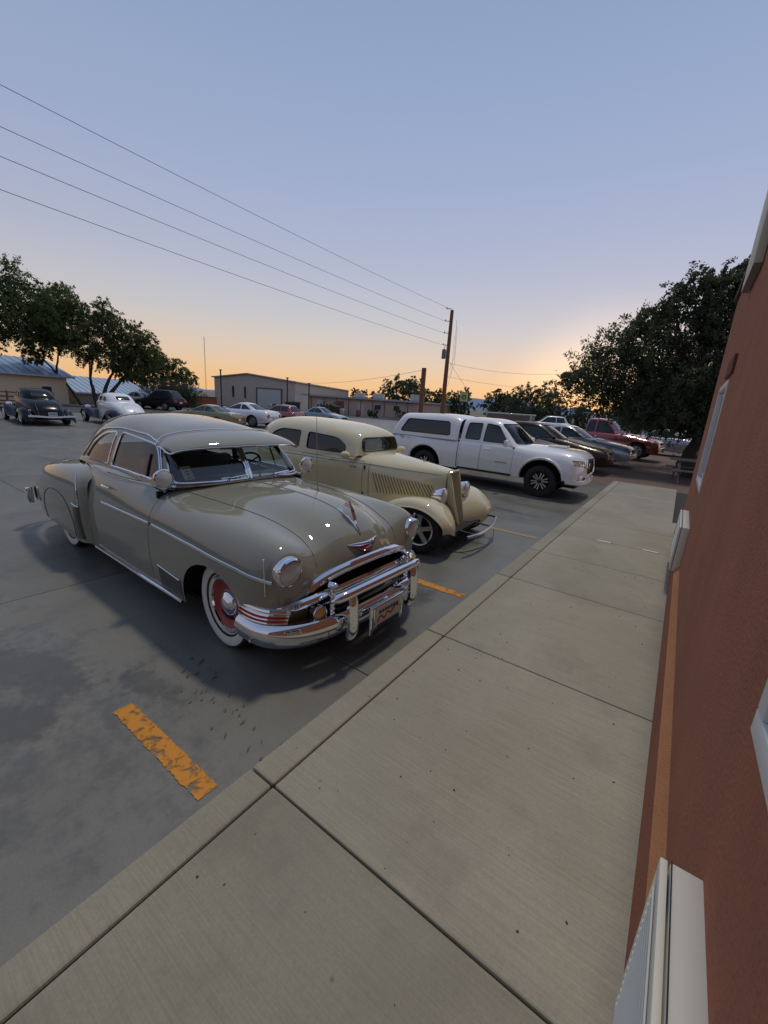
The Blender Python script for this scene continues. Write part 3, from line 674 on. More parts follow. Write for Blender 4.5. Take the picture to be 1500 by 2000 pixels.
    v = bmobj('sun_visor', vb, P, car); sm = v.modifiers.new('thick', 'SOLIDIFY'); sm.thickness = .014; sm.offset = -1
    ed = [(-1.20, .645, 1.34), (-1.05, .661, 1.337), (-.91, .667, 1.311), (-.865, .635, 1.328), (-.82, .52, 1.350), (-.775, .3, 1.361)]
    G().tube(curve([(x, -y, z) for x, y, z in ed]+[(-.755, 0, 1.366)]+ed[::-1], 90), .008, 6).obj('edge_trim', CHROME, v)
    eb = [(-1.20, .65, 1.35), (-1.23, .583, 1.413), (-1.17, .47, 1.46), (-1.12, .28, 1.485)]
    G().tube(curve([(x, -y, z) for x, y, z in eb]+[(-1.10, 0, 1.494)]+eb[::-1], 60), .006, 6).obj('edge_trim', CHROME, v)
    for o in set(car.children_recursive)-before:      # low roof line
        if o.type == 'MESH':
            for q in o.data.vertices:
                if q.co.z > 1.0: q.co.z = 1.0+(q.co.z-1.0)*.995
    # rear fenders with skirts
    for s in (-1, 1):
        net = [[(-2.23,.79,.93),(-2.23,.855,.87),(-2.24,.87,.7),(-2.25,.872,.5),(-2.26,.86,.23)],
               [(-2.27,.79,.955),(-2.28,.885,.895),(-2.29,.925,.72),(-2.30,.93,.5),(-2.31,.905,.23)],
               [(-2.38,.78,.985),(-2.38,.893,.92),(-2.39,.945,.73),(-2.40,.952,.5),(-2.41,.928,.23)],
               sec2(-2.7, (.76,1.0), (.89,.94), (.955,.74), (.965,.5), (.94,.25)), sec2(-3.05, (.73,.99), (.88,.93), (.96,.73), (.967,.5), (.94,.27)),
               sec2(-3.45, (.70,.94), (.86,.88), (.945,.70), (.952,.48), (.925,.27)), sec2(-3.8, (.67,.85), (.82,.80), (.905,.66), (.91,.46), (.885,.28)),
               sec2(-4.05, (.63,.71), (.75,.68), (.825,.59), (.83,.44), (.81,.30)), sec2(-4.16, (.58,.55), (.66,.53), (.71,.49), (.72,.42), (.71,.34))]
        net = [[(x, s*y, z) for x, y, z in r] for r in net]
        fb = gridbm(surf(net, 50, 24, mirror=False), flip=(s < 0)); fl = lifter(fb.copy(), 'y', s)
        fe = bmobj('rear_fender', fb, P, car)
        sk = [(-2.48, .27), (-2.47, .42), (-2.53, .56), (-2.66, .66), (-2.85, .70), (-3.1, .68), (-3.3, .56), (-3.38, .42), (-3.40, .28)]
        G().tube([q for q in (fl(p[0], p[1], .0015) for p in spl(sk, 60)) if q is not None], .0035, 5).obj('skirt_seam', BLACK, fe)
        lift_patch('stone_guard', fl, [(-2.305, .27), (-2.44, .27), (-2.425, .60), (-2.305, .62)], .004, mat('dark_chrome', (.12, .12, .12), .15, 1), fe)
        G().tube([q for q in (fl(x, .615-.15*(x+2.26), .008) for x in np.linspace(-2.305, -2.43, 6)) if q is not None], .007, 6).obj('guard_trim', CHROME, fe)
        G().tube([q for q in (fl(x, z, .003) for x, z in spl([(-2.31, .64), (-2.33, .8), (-2.40, .92)], 12)) if q is not None], .006, 6).obj('edge_trim', CHROME, fe)
        lift_patch('gravel_shield', fr[s], [(-.46, .225), (-.80, .215), (-.80, .43), (-.46, .40)], .004, mat('shield_grey', (.10, .095, .075), .35, .3), car)
        G().tube(line_on(fr[s], [(-.46, .405), (-.80, .435)], .006), .005, 6).obj('shield_trim', CHROME, car)
        G().tube(line_on(fr[s], [(.56, .69), (.3, .72), (-.2, .745), (-.86, .755)], .008), .0125, 8, flat=.5, upv=(0, 1, 0)).obj('side_trim', CHROME, car)
        G().tube(line_on(fr[s], [(-.92, .755), (-1.5, .75), (-1.88, .745)], .008), [.0125]*20+[.012]*8 if False else .012, 8, flat=.5, upv=(0, 1, 0)).obj('side_trim', CHROME, car)
        G().tube(line_on(fr[s], [(-.47, .215), (-2.2, .215)], .012), .015, 8).obj('rocker_trim', CHROME, car)
    # wheels: front turned slightly, rear half under the skirts
    for s in (-1, 1):
        wheel(car, (0, s*.72, .335), s, .335, .17, .215, 'chevy', R(-3))
        wheel(car, (-3.0, s*.76, .335), s, .335, .17, .215, 'chevy')
    # headlights
    for s in (-1, 1):
        c = Vector((.590, s*.70, .745)); d = Vector((1, s*.05, .0)); M = toward(c, d)
        h = G().lathe([(.098, -.06), (.104, 0), (.100, .018), (.088, .028), (.083, .022)], 40, M, cap=False).obj('headlight', CHROME, car)
        G().lathe([(.084, .02), (.075, -.015), (.04, -.04), (0, -.05)], 32, M, cap=False).obj('reflector', mat('reflector', (.85, .83, .80), .35, .7), h)
        G().lathe([(.085, .022), (.06, .036), (.03, .042), (0, .044)], 32, M, cap=False).obj('lens', LENS, h)
        # little eyelid hood
        V = []; F = []; k = 16
        for i in range(k+1):
            a = R(20)+R(140)*i/k
            for rr, zz in ((.101, .01), (.102, .032), (.092, .046*(.55+.45*math.sin(a)))): V.append(M @ Vector((0, 0, 0)) + (M.to_3x3() @ Vector((0, 0, 1)))*zz + Vector((0, math.cos(a)*rr, math.sin(a)*rr)))
        for i in range(k):
            for j in range(2): F.append((i*3+j, i*3+j+1, i*3+j+4, i*3+j+3))
        mesh('headlight_hood', V, F, CHROME, h)
        G().tube([(.53, s*.835, .60), (.53, s*.845, .84)], .004, 5).lathe([(.0, 0), (.008, .004), (.008, .012), (0, .016)], 8, Matrix.Translation((.53, s*.845, .84))).obj('parking_guide', CHROME, car)
        # parking lamp
        M = toward((.70, s*.52, .425), (1, s*.25, 0))
        pl = G().lathe([(.055, -.05), (.058, 0), (.05, .012), (.045, .008)], 28, M, cap=False).obj('parking_lamp', CHROME, car)
        G().lathe([(.047, .008), (.035, .02), (0, .026)], 24, M, cap=False).obj('lens', mat('amber_lens', (.75, .33, .03), .25, coat=1), pl)
        # ribbed vertical post
        g = G()
        g.tube([(.735, s*.44, .40), (.735, s*.44, .60)], .013, 8)
        for k in range(6): g.lathe([(.012, -.010), (.020, -.005), (.020, .005), (.012, .010)], 10, Matrix.Translation((.737, s*.44, .415+k*.032)))
        g.lathe([(.0, -.02), (.022, -.012), (.022, .035), (.016, .045), (0, .05)], 12, toward((.72, s*.44, .615), (1, -s*.2, 0)))
        g.obj('grille_post', CHROME, car)
    # grille
    G().box((.50, 0, .5), (.02, 1.16, .36)).obj('grille_cavity', DARK, car, sm=False)
    V, F = sweep(curve([(.585, -.575, .47), (.61, -.565, .55), (.645, -.50, .62), (.672, -.38, .66), (.69, -.2, .682), (.695, 0, .688), (.69, .2, .682), (.672, .38, .66), (.645, .50, .62), (.61, .565, .55), (.585, .575, .47)], 70), [(-.028, -.034), (.0, -.040), (.022, -.025), (.030, 0), (.022, .025), (0, .040), (-.028, .034)])
    G().add(V, F).obj('grille_bar', CHROME, car)
    V, F = sweep(curve([(.645, -.50, .53), (.69, -.40, .545), (.715, -.2, .56), (.72, 0, .562), (.715, .2, .56), (.69, .40, .545), (.645, .50, .53)], 50), [(-.02, -.030), (.012, -.032), (.026, -.015), (.028, .012), (.012, .032), (-.02, .028)])
    G().add(V, F).obj('grille_bar', CHROME, car)
    for zz in (.455, .40):
        V, F = sweep(curve([(.61, -.55, zz-.01), (.67, -.35, zz), (.69, 0, zz), (.67, .35, zz), (.61, .55, zz-.01)], 40), [(-.01, -.014), (.012, -.012), (.014, .008), (-.01, .014)])
        G().add(V, F).obj('grille_bar', CHROME, car)
    for s in (-1, 1):
        pts = curve([(.69, s*.44, .545), (.675, s*.58, .535), (.63, s*.70, .515), (.55, s*.785, .50)], 20)
        G().tube(pts, [.034]*12+[.034-.028*i/7 for i in range(8)], 8, flat=.9, upv=(0, 0, 1)).obj('grille_spear', CHROME, car)
    # bumper
    bp = [(.30, -.845, .325), (.42, -.845, .325), (.54, -.81, .325), (.64, -.72, .325), (.715, -.56, .325), (.755, -.3, .325), (.765, 0, .325)]
    path = curve(bp+[(x, -y, z) for x, y, z in bp[-2::-1]], 90)
    V, F = sweep(path, [(-.02, -.095), (.015, -.093), (.035, -.07), (.042, -.025), (.058, -.012), (.064, .02), (.05, .062), (.025, .080), (-.02, .075)])
    b = G().add(V, F).obj('front_bumper', CHROME, car)
    for s in (-1, 1):
        pw = curve([(x+.0, s*(abs(y)+.0), .42) for x, y, z in bp[:4]], 24); prof = [(-.03, -.02), (.03, -.025), (.036, 0), (.03, .02), (-.03, .02)]
        for zz, rr, mm, o2, nm in ((.072, .020, CHROME, .0, 'bumper_wing'), (.045, .011, CHROME, .012, 'bumper_wing'), (.022, .011, CHROME, .020, 'bumper_wing'), (0, .011, CHROME, .026, 'bumper_wing'), (.034, .006, mat('red_stripe', (.42, .03, .02), .2, .2), .024, 'wing_stripe'), (.011, .006, mat('red_stripe', (.42, .03, .02), .2, .2), .031, 'wing_stripe')):
            G().tube([p+Vector((0, s*o2, zz)) for p in pw], rr, 8).obj(nm, mm, b)
        # bumper guard
        g = G(); gx, gy = .85, s*.37
        g.tube(curve([(gx-.03, gy, .22), (gx+.01, gy, .27), (gx+.015, gy, .42), (gx, gy, .53), (gx-.02, gy, .575)], 14), [.028, .042]+[.046]*9+[.044, .042, .038], 10, flat=.8, upv=(1, 0, 0)).obj('bumper_guard', CHROME, b)
        g = G(); g.lathe([(0, -.01), (.009, -.008), (.012, 0), (0, .006)], 10, toward((.752, s*.56, .285), (1, 0, 0))).obj('bumper_bolt', STEEL, b)
        g = G(); g.lathe([(0, -.01), (.009, -.008), (.012, 0), (0, .006)], 10, toward((.44, s*.893, .27), (0, s, 0))).obj('bumper_bolt', STEEL, b)
    G().tube(curve([(.80, -.52, .545), (.835, -.44, .565), (.85, -.3, .575), (.855, 0, .578), (.85, .3, .575), (.835, .44, .565), (.80, .52, .545)], 44), [.010, .022, .032]+[.033]*38+[.032, .022, .010], 10).obj('overrider_bar', CHROME, b)
    # licence plate in its holder
    G().box((.885, -.0, .32), (.02, .33, .17), bev=.006).tube([(.89, -.19, .40), (.89, .19, .40)], .013, 8).tube([(.885, -.19, .19), (.885, -.19, .41)], .012, 8).tube([(.885, .19, .19), (.885, .19, .41)], .012, 8).obj('plate_holder', CHROME, b)
    pl = G().box((.898, 0, .32), (.006, .305, .15)).obj('license_plate', mat('plate_white', (.62, .62, .6), .4), b, sm=False)
    g = G()
    for k in range(7): g.box((.903, -.105+k*.035, .35), (.004, .022, .022))
    for k in range(9): g.box((.903, -.12+k*.03, .242), (.004, .02, .024))
    g.obj('plate_lettering', mat('plate_navy', (.02, .025, .06), .5), pl, sm=False)
    g = G().tube(curve([(.903, -.13, .275), (.903, -.09, .315), (.903, -.05, .285), (.903, -.01, .32), (.903, .03, .295), (.903, .07, .33), (.903, .13, .325)], 30), .008, 6, flat=.3, upv=(1, 0, 0)); g.obj('plate_script', mat('plate_red', (.45, .04, .02), .5), pl)
    # rear bumper
    rb = [(-3.98, .93, .42), (-4.12, .90, .42), (-4.22, .72, .42), (-4.26, .3, .42), (-4.27, 0, .42)]
    V, F = sweep(curve(rb+[(x, -y, z) for x, y, z in rb[-2::-1]], 60), [(-.02, -.085), (.03, -.08), (.045, 0), (.03, .08), (-.02, .085)])
    G().add(V, F).obj('rear_bumper', CHROME, car)
    for s in (-1, 1): G().box((-4.06, s*.945, .44), (.10, .05, .17), bev=.02).obj('bumper_tip', CHROME, car)
    # ornament, emblem, spine, antenna, spotlights
    spine = [top(x, 0, .002) for x in np.linspace(-.80, .50, 30)]
    G().tube(spine, .006, 6, flat=.6).obj('hood_spine', P, car)
    z0 = top(.40, 0).z; base = [top(x, 0).z for x in (.26, .40, .55)]
    g = G().tube([(.34, 0, top(.34, 0).z+.004), (.40, 0, top(.40, 0).z+.010), (.47, 0, top(.47, 0).z+.012), (.53, 0, top(.53, 0).z+.010), (.59, 0, top(.58, 0).z-.005)], [.006, .016, .024, .020, .006], 8)
    z0 = top(.47, 0).z; pr = [(.43, z0+.01), (.415, z0+.07), (.43, z0+.125), (.46, z0+.135), (.50, z0+.07), (.53, z0+.0)]
    g.add([(x, s_*(.018 if z < z0+.1 else .006), z) for s_ in (-1, 1) for x, z in pr], [tuple(range(6)), tuple(range(11, 5, -1))]+[(i, i+6, (i+1) % 6+6, (i+1) % 6) for i in range(6)])
    g.obj('hood_ornament', CHROME, car, ang=50)
    e = front(0, .785); ex = e.x
    g = G(); pts = curve([(ex-.015, -.17, .80), (ex+.012, -.09, .797), (ex+.022, 0, .79), (ex+.012, .09, .797), (ex-.015, .17, .80)], 24)
    em = g.tube(pts, [.004+.013*math.sin(math.pi*i/23) for i in range(24)], 8).obj('hood_emblem', CHROME, car)
    G().tube(curve([(ex+.008, -.085, .775), (ex+.028, -.04, .758), (ex+.032, 0, .75), (ex+.028, .04, .758), (ex+.008, .085, .775)], 16), [.006+.012*math.sin(math.pi*i/15) for i in range(16)], 8).obj('emblem_insert', mat('emblem_red', (.33, .02, .02), .2, coat=1), em)
    a0 = top(-.1, .215); G().tube([a0, a0+Vector((-.01, 0, .04)), a0+Vector((-.05, .01, .66))], [.009, .004, .0022], 6).obj('antenna', STEEL, car)
    for s in (-1, 1):
        c = Vector((-.86, s*.765, 1.12)); M = toward(c, (1, s*-.06, .05))
        sp = G().lathe([(0, -.085), (.03, -.08), (.06, -.05), (.075, -.01), (.082, .0), (.082, .016), (.072, .022)], 32, M, cap=False).obj('spotlight', CHROME, car)
        G().lathe([(.072, .018), (.06, .0), (.02, -.02), (.018, .01), (0, .012)], 28, M, cap=False).obj('reflector', mat('reflector', (.85, .83, .80), .35, .7), sp)
        G().lathe([(.073, .018), (.05, .028), (0, .034)], 28, M, cap=False).obj('lens', LENS, sp)
        G().tube([c+Vector((-.03, 0, -.07)), c+Vector((-.05, -s*.03, -.11)), c+Vector((-.09, -s*.07, -.10))], .016, 8).obj('bracket', CHROME, sp)
    # interior
    red = mat('red_upholstery', (.20, .012, .014), .6); gry = mat('grey_upholstery', (.05, .045, .042), .8)
    seat(car, -1.98, -.62, .62, .62, 1.12, gry); seat(car, -2.62, -.60, .60, .60, 1.10, gry)
    G().box((-1.62, -.50, 1.09), (.12, .22, .20), bev=.05).obj('seat_headrest', red, car)
    G().box((-1.16, 0, .97), (.26, 1.28, .12), bev=.04).obj('dashboard', mat('dash_dark', (.03, .03, .035), .5), car)
    steering(car, (-1.42, .36, 1.05), .205)
    G().box((-1.10, 0, 1.325), (.02, .22, .06), bev=.01).tube([(-1.12, 0, 1.34), (-1.17, 0, 1.38)], .008, 6).obj('rear_view_mirror', BLACK, car)
    # card propped behind the windscreen
    card = G().box((-.98, -.50, 1.125), (.006, .10, .125), rz=R(14), ry=R(-30)).obj('windshield_card', mat('card_paper', (.68, .68, .55), .6), car, sm=False)
    Mc = Matrix.Translation((-.98, -.50, 1.125)) @ Matrix.Rotation(R(14), 4, 'Z') @ Matrix.Rotation(R(-30), 4, 'Y')
    g = G()
    for y, z, w, h in ((0, .04, .07, .012), (0, .015, .05, .014), (.0, -.012, .035, .02), (0, -.045, .06, .008)): g.add([Mc @ Vector(p) for p in ((.0045, y-w/2, z-h/2), (.0045, y+w/2, z-h/2), (.0045, y+w/2, z+h/2), (.0045, y-w/2, z+h/2))], [(0, 1, 2, 3)])
    g.obj('card_print', mat('card_ink', (.30, .14, .08), .6), card, sm=False)
    return car
def sec2(x, *p): return [(x, y, z) for y, z in p]
build_chevy()
# ================================================================ 1930s cars
def windowed(gb, car, faces, name, m, r=.006, fm=None, off=-.012):
    L = loops(faces); w = bmobj(name, take(gb, faces, off), m, car)
    for k in L: G().tube(k, r, 5, closed=True).obj('frame', fm or BLACK, w)
    return w
def mirror_y(net, s): return [[(x, s*y, z) for x, y, z in r] for r in net]
FF = [[(.20,.10,.19),(.34,.40,.215),(.395,.62,.29),(.38,.76,.335),(.355,.81,.33)],
      [(.17,.11,.34),(.32,.40,.38),(.38,.62,.43),(.365,.78,.44),(.345,.83,.41)],
      [(.12,.13,.46),(.24,.42,.53),(.28,.64,.56),(.27,.80,.545),(.26,.845,.495)],
      [(.02,.15,.56),(.09,.44,.64),(.10,.65,.67),(.095,.815,.645),(.09,.86,.58)],
      [(-.14,.22,.60),(-.14,.47,.66),(-.14,.66,.695),(-.14,.82,.665),(-.14,.865,.595)],
      [(-.38,.32,.54),(-.38,.52,.60),(-.38,.67,.64),(-.38,.82,.61),(-.38,.865,.54)],
      [(-.62,.39,.43),(-.62,.55,.49),(-.62,.68,.52),(-.62,.82,.48),(-.62,.865,.41)],
      [(-.85,.45,.34),(-.85,.58,.375),(-.85,.69,.39),(-.85,.82,.35),(-.85,.86,.28)],
      [(-1.05,.50,.26),(-1.05,.6,.28),(-1.05,.70,.285),(-1.05,.82,.265),(-1.05,.855,.235)]]
def RF(w=0.0, tail=-3.72):
    c = [(-2.22,.27,.0), (-2.36,.42,.02), (-2.55,.60,.04), (-2.78,.70,.05), (-3.02,.70,.05), (-3.28,.62,.04), (-3.5,.48,.02), (tail+.06,.34,.0), (tail,.24,-.02)]
    return [[(x, .50, z-.03), (x, .60+w*.5, z+.01), (x, .72+w*.6, z+.005), (x, .83+w+dw, z-.07), (x, .86+w+dw, z-.20 if i in (2, 3, 4, 5) else z-.12)] for i, (x, z, dw) in enumerate(c)]
def fender(car, name, net, s, P):
    net = mirror_y(net, s); B = surf(net, 40, 18, mirror=False); f = bmobj(name, gridbm(B, flip=(s > 0)), P, car)
    lip = [Vector(p) for p in B[:, -1]]; G().tube(lip, .011, 6).obj('fender_lip', P, f)
    nn = np.cross(np.gradient(B, axis=0), np.gradient(B, axis=1)); nn /= np.linalg.norm(nn, axis=2, keepdims=True)+1e-9; nn *= np.sign(nn[:, B.shape[1]//2, 2].mean())
    mesh('fender_liner', (B-nn*.014).reshape(-1, 3), [(i*B.shape[1]+j, i*B.shape[1]+j+1, (i+1)*B.shape[1]+j+1, (i+1)*B.shape[1]+j) for i in range(B.shape[0]-1) for j in range(B.shape[1]-1)], DARK, f)
    return f
def headlamp(car, c, d, r, body, s):
    M = toward(c, d); h = G().lathe([(0, -r*1.5), (r*.35, -r*1.42), (r*.75, -r*.9), (r*.96, -.02), (r, 0), (r, .015), (r*.9, .02)], 32, M, cap=False).obj('headlight', body, car)
    G().lathe([(r*.92, .014), (r*.5, -.03), (0, -.05)], 28, M, cap=False).obj('reflector', mat('reflector', (.85, .83, .80), .35, .7), h)
    G().lathe([(r*.92, .016), (r*.5, .035), (0, .042)], 28, M, cap=False).obj('lens', LENS, h)
    return h
def old_car(name, label, loc, rz, P, FP, kind, glassm, wstyle, roofP=None, group=None, chrome_head=True):
    car = thing(name, label, 'car', loc, rz, group)
    def sec(x, z0, *p): return [(x, 0, z0)]+[(x, y, z) for y, z in p]
    body = [
     sec(.02, 1.0, (.08,.995), (.155,.93), (.165,.65), (.12,.30)), sec(-.3, 1.04, (.13,1.03), (.25,.95), (.29,.68), (.26,.32)),
     sec(-.7, 1.085, (.19,1.07), (.37,.965), (.42,.70), (.40,.32)), sec(-1.05, 1.12, (.25,1.105), (.48,1.0), (.54,.72), (.53,.28)),
     sec(-1.25, 1.13, (.28,1.12), (.545,1.05), (.60,.75), (.585,.26))]
    if kind == 'tudor':
        body += [sec(-2.0, 1.10, (.3,1.095), (.61,1.06), (.66,.76), (.63,.26)), sec(-2.7, 1.10, (.3,1.095), (.605,1.06), (.655,.76), (.62,.26)),
                 sec(-3.2, 1.09, (.28,1.085), (.53,1.04), (.58,.76), (.56,.28)), sec(-3.45, 1.05, (.2,1.045), (.40,1.01), (.45,.75), (.45,.31)), sec(-3.56, .85, (.14,.85), (.28,.83), (.32,.65), (.32,.36))]
    else:
        body += [sec(-1.9, 1.10, (.3,1.095), (.62,1.06), (.68,.76), (.65,.26)), sec(-2.5, 1.10, (.3,1.09), (.61,1.04), (.68,.76), (.65,.26)),
                 sec(-2.9, 1.05, (.3,1.035), (.57,.96), (.645,.72), (.62,.26)), sec(-3.25, .95, (.29,.93), (.52,.85), (.59,.64), (.57,.28)),
                 sec(-3.55, .78, (.27,.76), (.46,.68), (.52,.52), (.51,.29)), sec(-3.72, .58, (.25,.56), (.41,.50), (.46,.42), (.45,.30)), sec(-3.78, .36, (.23,.36), (.38,.35), (.42,.33), (.42,.29))]
    bm = gridbm(surf(body, 70, 34), flip=False)
    if sum(f.normal.z for f in bm.faces) < 0:
        for f in bm.faces: f.normal_flip()
    ref = bm.copy(); fr = {s: lifter(ref, 'y', s) for s in (-1, 1)}; back = lifter(ref, 'x', -1)
    rear = -2.9 if kind == 'tudor' else -2.45
    drop(bm, cut(bm, rpoly([(rear, -.5), (-1.3, -.46), (-1.3, .46), (rear, .5)], .1), 'z', lambda c: c.z > .9))
    xd0, xd1 = (-1.10, -2.18) if kind == 'tudor' else (-1.12, -2.10)
    for s in (-1, 1):
        d = rpoly([(xd0, .30), (xd0, 1.02), (xd1, 1.02), (xd1, .30)], .04); t = take(bm, cut(bm, d, 'y', lambda c: c.y*s > .3), 0)
        door = bmobj('door', take(t, cut(t, inset(d, .004), 'y'), .001), P, car); t.free()
        hp = fr[s](xd0-.10, .93, .035)
        G().tube([fr[s](xd0-.10, .93, 0), hp, hp+Vector((-.09, 0, -.005))], .009, 6).obj('handle', CHROME, door)
        for zz in (.93, .55): G().tube([fr[s](xd0+.02, zz, .012)+Vector((0, 0, -.03)), fr[s](xd0+.02, zz, .012)+Vector((0, 0, .03))], .012, 6).obj('hinge', BLACK, door)
        G().tube(line_on(fr[s], [(-.05, .965-.03), (-.6, .955), (xd0, .985), (rear-.4, .985)], .002), .0035, 5).obj('belt_line', mat('pinstripe', (.16, .12, .07), .5), car)
        for zz in (.30,): G().tube(line_on(fr[s], [(xd0+.075, 1.0), (xd0+.11, .32)], .0015), .003, 5).obj('cowl_seam', BLACK, car)
        if kind == 'tudor':
            for k in range(20):
                x = -.98+.80*k/19; zt = .885-.10*k/19; zb = .60-.0*k/19+.035*k/19
                a, b = fr[s](x, zt, .004), fr[s](x+.10, zb, .004)
                if a and b: G().tube([a, a.lerp(b, .1)+Vector((0, s*.01, 0)), a.lerp(b, .9)+Vector((0, s*.01, 0)), b], .010, 6).obj('louver', P, car); G().tube([a+Vector((.016, s*.003, 0)), b+Vector((.016, s*.003, 0))], .004, 4).obj('louver_slot', mat('louver_shadow', (.26, .22, .13), .8), car)
    bmobj('body', bm, P, car)
    g = G(); g.box((-1.6, 0, .26), (3.9, .9, .04)); g.box((-1.2, 0, .7), (.03, 1.0, .75)); g.obj('floor_pan', DARK, car, sm=False)
    G().box((-.55, 0, .40), (1.1, .45, .28)).obj('chassis', DARK, car, sm=False)
    ws = [[(-1.14,0,1.10),(-1.15,.3,1.10),(-1.17,.47,1.09),(-1.20,.56,1.08),(-1.22,.59,1.03)],
          [(-1.17,0,1.24),(-1.18,.28,1.24),(-1.20,.45,1.23),(-1.25,.54,1.19),(-1.29,.59,1.03)],
          [(-1.21,0,1.36),(-1.22,.27,1.355),(-1.25,.43,1.34),(-1.33,.525,1.28),(-1.4,.60,1.03)]]
    if kind == 'tudor':
        gh = ws+[[(-1.33,0,1.44),(-1.35,.27,1.43),(-1.4,.43,1.405),(-1.48,.53,1.33),(-1.55,.61,1.03)],
          sec(-1.85, 1.51, (.28,1.5), (.45,1.465), (.555,1.36), (.64,1.03)), sec(-2.5, 1.535, (.28,1.52), (.455,1.48), (.56,1.37), (.645,1.03)), sec(-3.0, 1.495, (.27,1.48), (.43,1.44), (.54,1.34), (.61,1.03)),
          [(-3.35,0,1.37),(-3.33,.25,1.36),(-3.27,.40,1.32),(-3.2,.50,1.25),(-3.15,.545,1.03)], [(-3.51,0,1.18),(-3.49,.2,1.175),(-3.42,.35,1.15),(-3.34,.44,1.12),(-3.28,.48,1.02)], [(-3.54,0,1.0),(-3.52,.2,1.0),(-3.45,.34,.99),(-3.37,.43,.98),(-3.32,.46,.97)]]
    else:
        gh = ws+[[(-1.33,0,1.43),(-1.35,.27,1.42),(-1.4,.43,1.395),(-1.48,.53,1.33),(-1.55,.61,1.03)],
          sec(-1.75, 1.485, (.28,1.475), (.45,1.44), (.555,1.35), (.64,1.03)), sec(-2.1, 1.46, (.28,1.45), (.44,1.41), (.55,1.32), (.64,1.03)),
          [(-2.4,0,1.36),(-2.39,.27,1.35),(-2.36,.42,1.31),(-2.33,.53,1.23),(-2.3,.62,1.03)], [(-2.62,0,1.19),(-2.61,.26,1.185),(-2.57,.41,1.16),(-2.52,.51,1.12),(-2.48,.6,1.02)], [(-2.74,0,1.02),(-2.73,.26,1.02),(-2.69,.40,1.0),(-2.63,.5,.98),(-2.57,.58,.97)]]
    gb = gridbm(surf(gh, 50, 40), flip=True)
    if sum(f.normal.z for f in gb.faces) < 0:
        for f in gb.faces: f.normal_flip()
    gref = gb.copy(); gs = {s: lifter(gref, 'y', s) for s in (-1, 1)}
    windowed(gb, car, cut(gb, rpoly([(-.47, 1.135), (.47, 1.135), (.43, 1.325), (-.43, 1.325)], .07, 5), 'x', lambda c: c.x > -1.6), 'windshield', CLEAR if kind == 'tudor' else glassm, .008)
    wz = (1.22, 1.38) if kind == 'tudor' else (1.17, 1.33)
    windowed(gb, car, cut(gb, rpoly([(-.30, wz[0]), (.30, wz[0]), (.27, wz[1]), (-.27, wz[1])], .07, 5), 'x', lambda c: c.x < -2.0), 'rear_window', glassm)
    for s in (-1, 1):
        if kind == 'tudor': wl = [('door_window', rpoly([(-1.42, 1.10), (-1.40, 1.20), (-1.56, 1.305), (-2.12, 1.34), (-2.12, 1.10)], [.05, .06, .1, .04, .04], 4)), ('quarter_window', rpoly([(-2.28, 1.10), (-2.28, 1.345), (-2.72, 1.345), (-2.93, 1.25), (-2.93, 1.10)], [.04, .04, .1, .1, .06], 4))]
        else: wl = [('door_window', rpoly([(-1.42, 1.10), (-1.52, 1.27), (-1.88, 1.31), (-1.90, 1.10)], .05, 4)), ('quarter_window', rpoly([(-1.99, 1.10), (-1.98, 1.30), (-2.16, 1.26), (-2.24, 1.10)], .06, 4))]
        for nm, pg in wl: windowed(gb, car, cut(gb, pg, 'y', lambda c: c.y*s > .3), nm, glassm)
    rf = bmobj('roof', gb, roofP or P, car)
    for s in (-1, 1):
        fender(car, 'front_fender', FF, s, FP); fender(car, 'rear_fender', RF(0 if kind == 'tudor' else .0), s, FP)
        G().box((-1.62, s*.71, .245), (1.25, .29, .035), bev=.012).obj('running_board', FP, car)
        if kind != 'tudor': G().tube([(-1.0, s*.862, .255), (-2.25, s*.862, .255)], .014, 6).obj('board_trim', CHROME, car)
        headlamp(car, (.10 if kind == 'tudor' else .22, s*(.37 if kind == 'tudor' else .52), .70 if kind == 'tudor' else .70), (1, 0, 0), .115, CHROME if chrome_head else FP, s)
        G().tube([(.05, s*.36, .62), (.02, s*.37, .70)], .02, 6).obj('headlight_stand', FP, car)
        wheel(car, (0, s*.74, .315), s, .315, .17, .205, wstyle); wheel(car, (-2.845, s*.735, .345), s, .345, .22, .215, wstyle)
        M = toward((-3.60, s*.66, .62), (-1, s*.2, .1)); tl = G().lathe([(0, -.03), (.04, -.02), (.045, .01), (.03, .02)], 16, M, cap=False).obj('tail_lamp', CHROME, car)
        G().lathe([(.036, .016), (0, .03)], 16, M, cap=False).obj('lens', mat('tail_red', (.35, .01, .01), .25), tl)
    # grille shell and bars
    def gp(k, t):      # k across -1..1, t from top 0 to bottom 1
        hw = .150+.01*math.sin(t*3)-.085*t; return Vector((.045+.19*t+.055*(1-abs(k)), k*hw, 1.0-.035*k*k*(1 if t == 0 else 0)-.775*t))
    out = [gp(-1, t) for t in np.linspace(0, 1, 12)]+[gp(k, 1) for k in np.linspace(-.8, .8, 5)]+[gp(1, t) for t in np.linspace(1, 0, 12)]+[gp(k, 0) for k in np.linspace(.8, -.8, 5)]
    sh = G().tube(out, .020, 8, closed=True).obj('grille_shell', P, car)
    ins = [gp(k, t)+Vector((-.03, 0, 0)) for t in np.linspace(0, 1, 6) for k in (-1, 0, 1)]
    mesh('grille_backing', ins, [(i*3+j, i*3+j+1, i*3+j+4, i*3+j+3) for i in range(5) for j in range(2)], mat('grille_shadow', (.05, .045, .03), .8), sh)
    g = G()
    for i in range(13):
        k = -1+2*i/12; g.tube([gp(k*.95, t) for t in (0, .25, .5, .75, 1)], [.0085, .008, .0075, .007, .006], 5)
    g.obj('grille_bars', mat('grille_tan', (.58, .51, .33), .35, .1), sh)
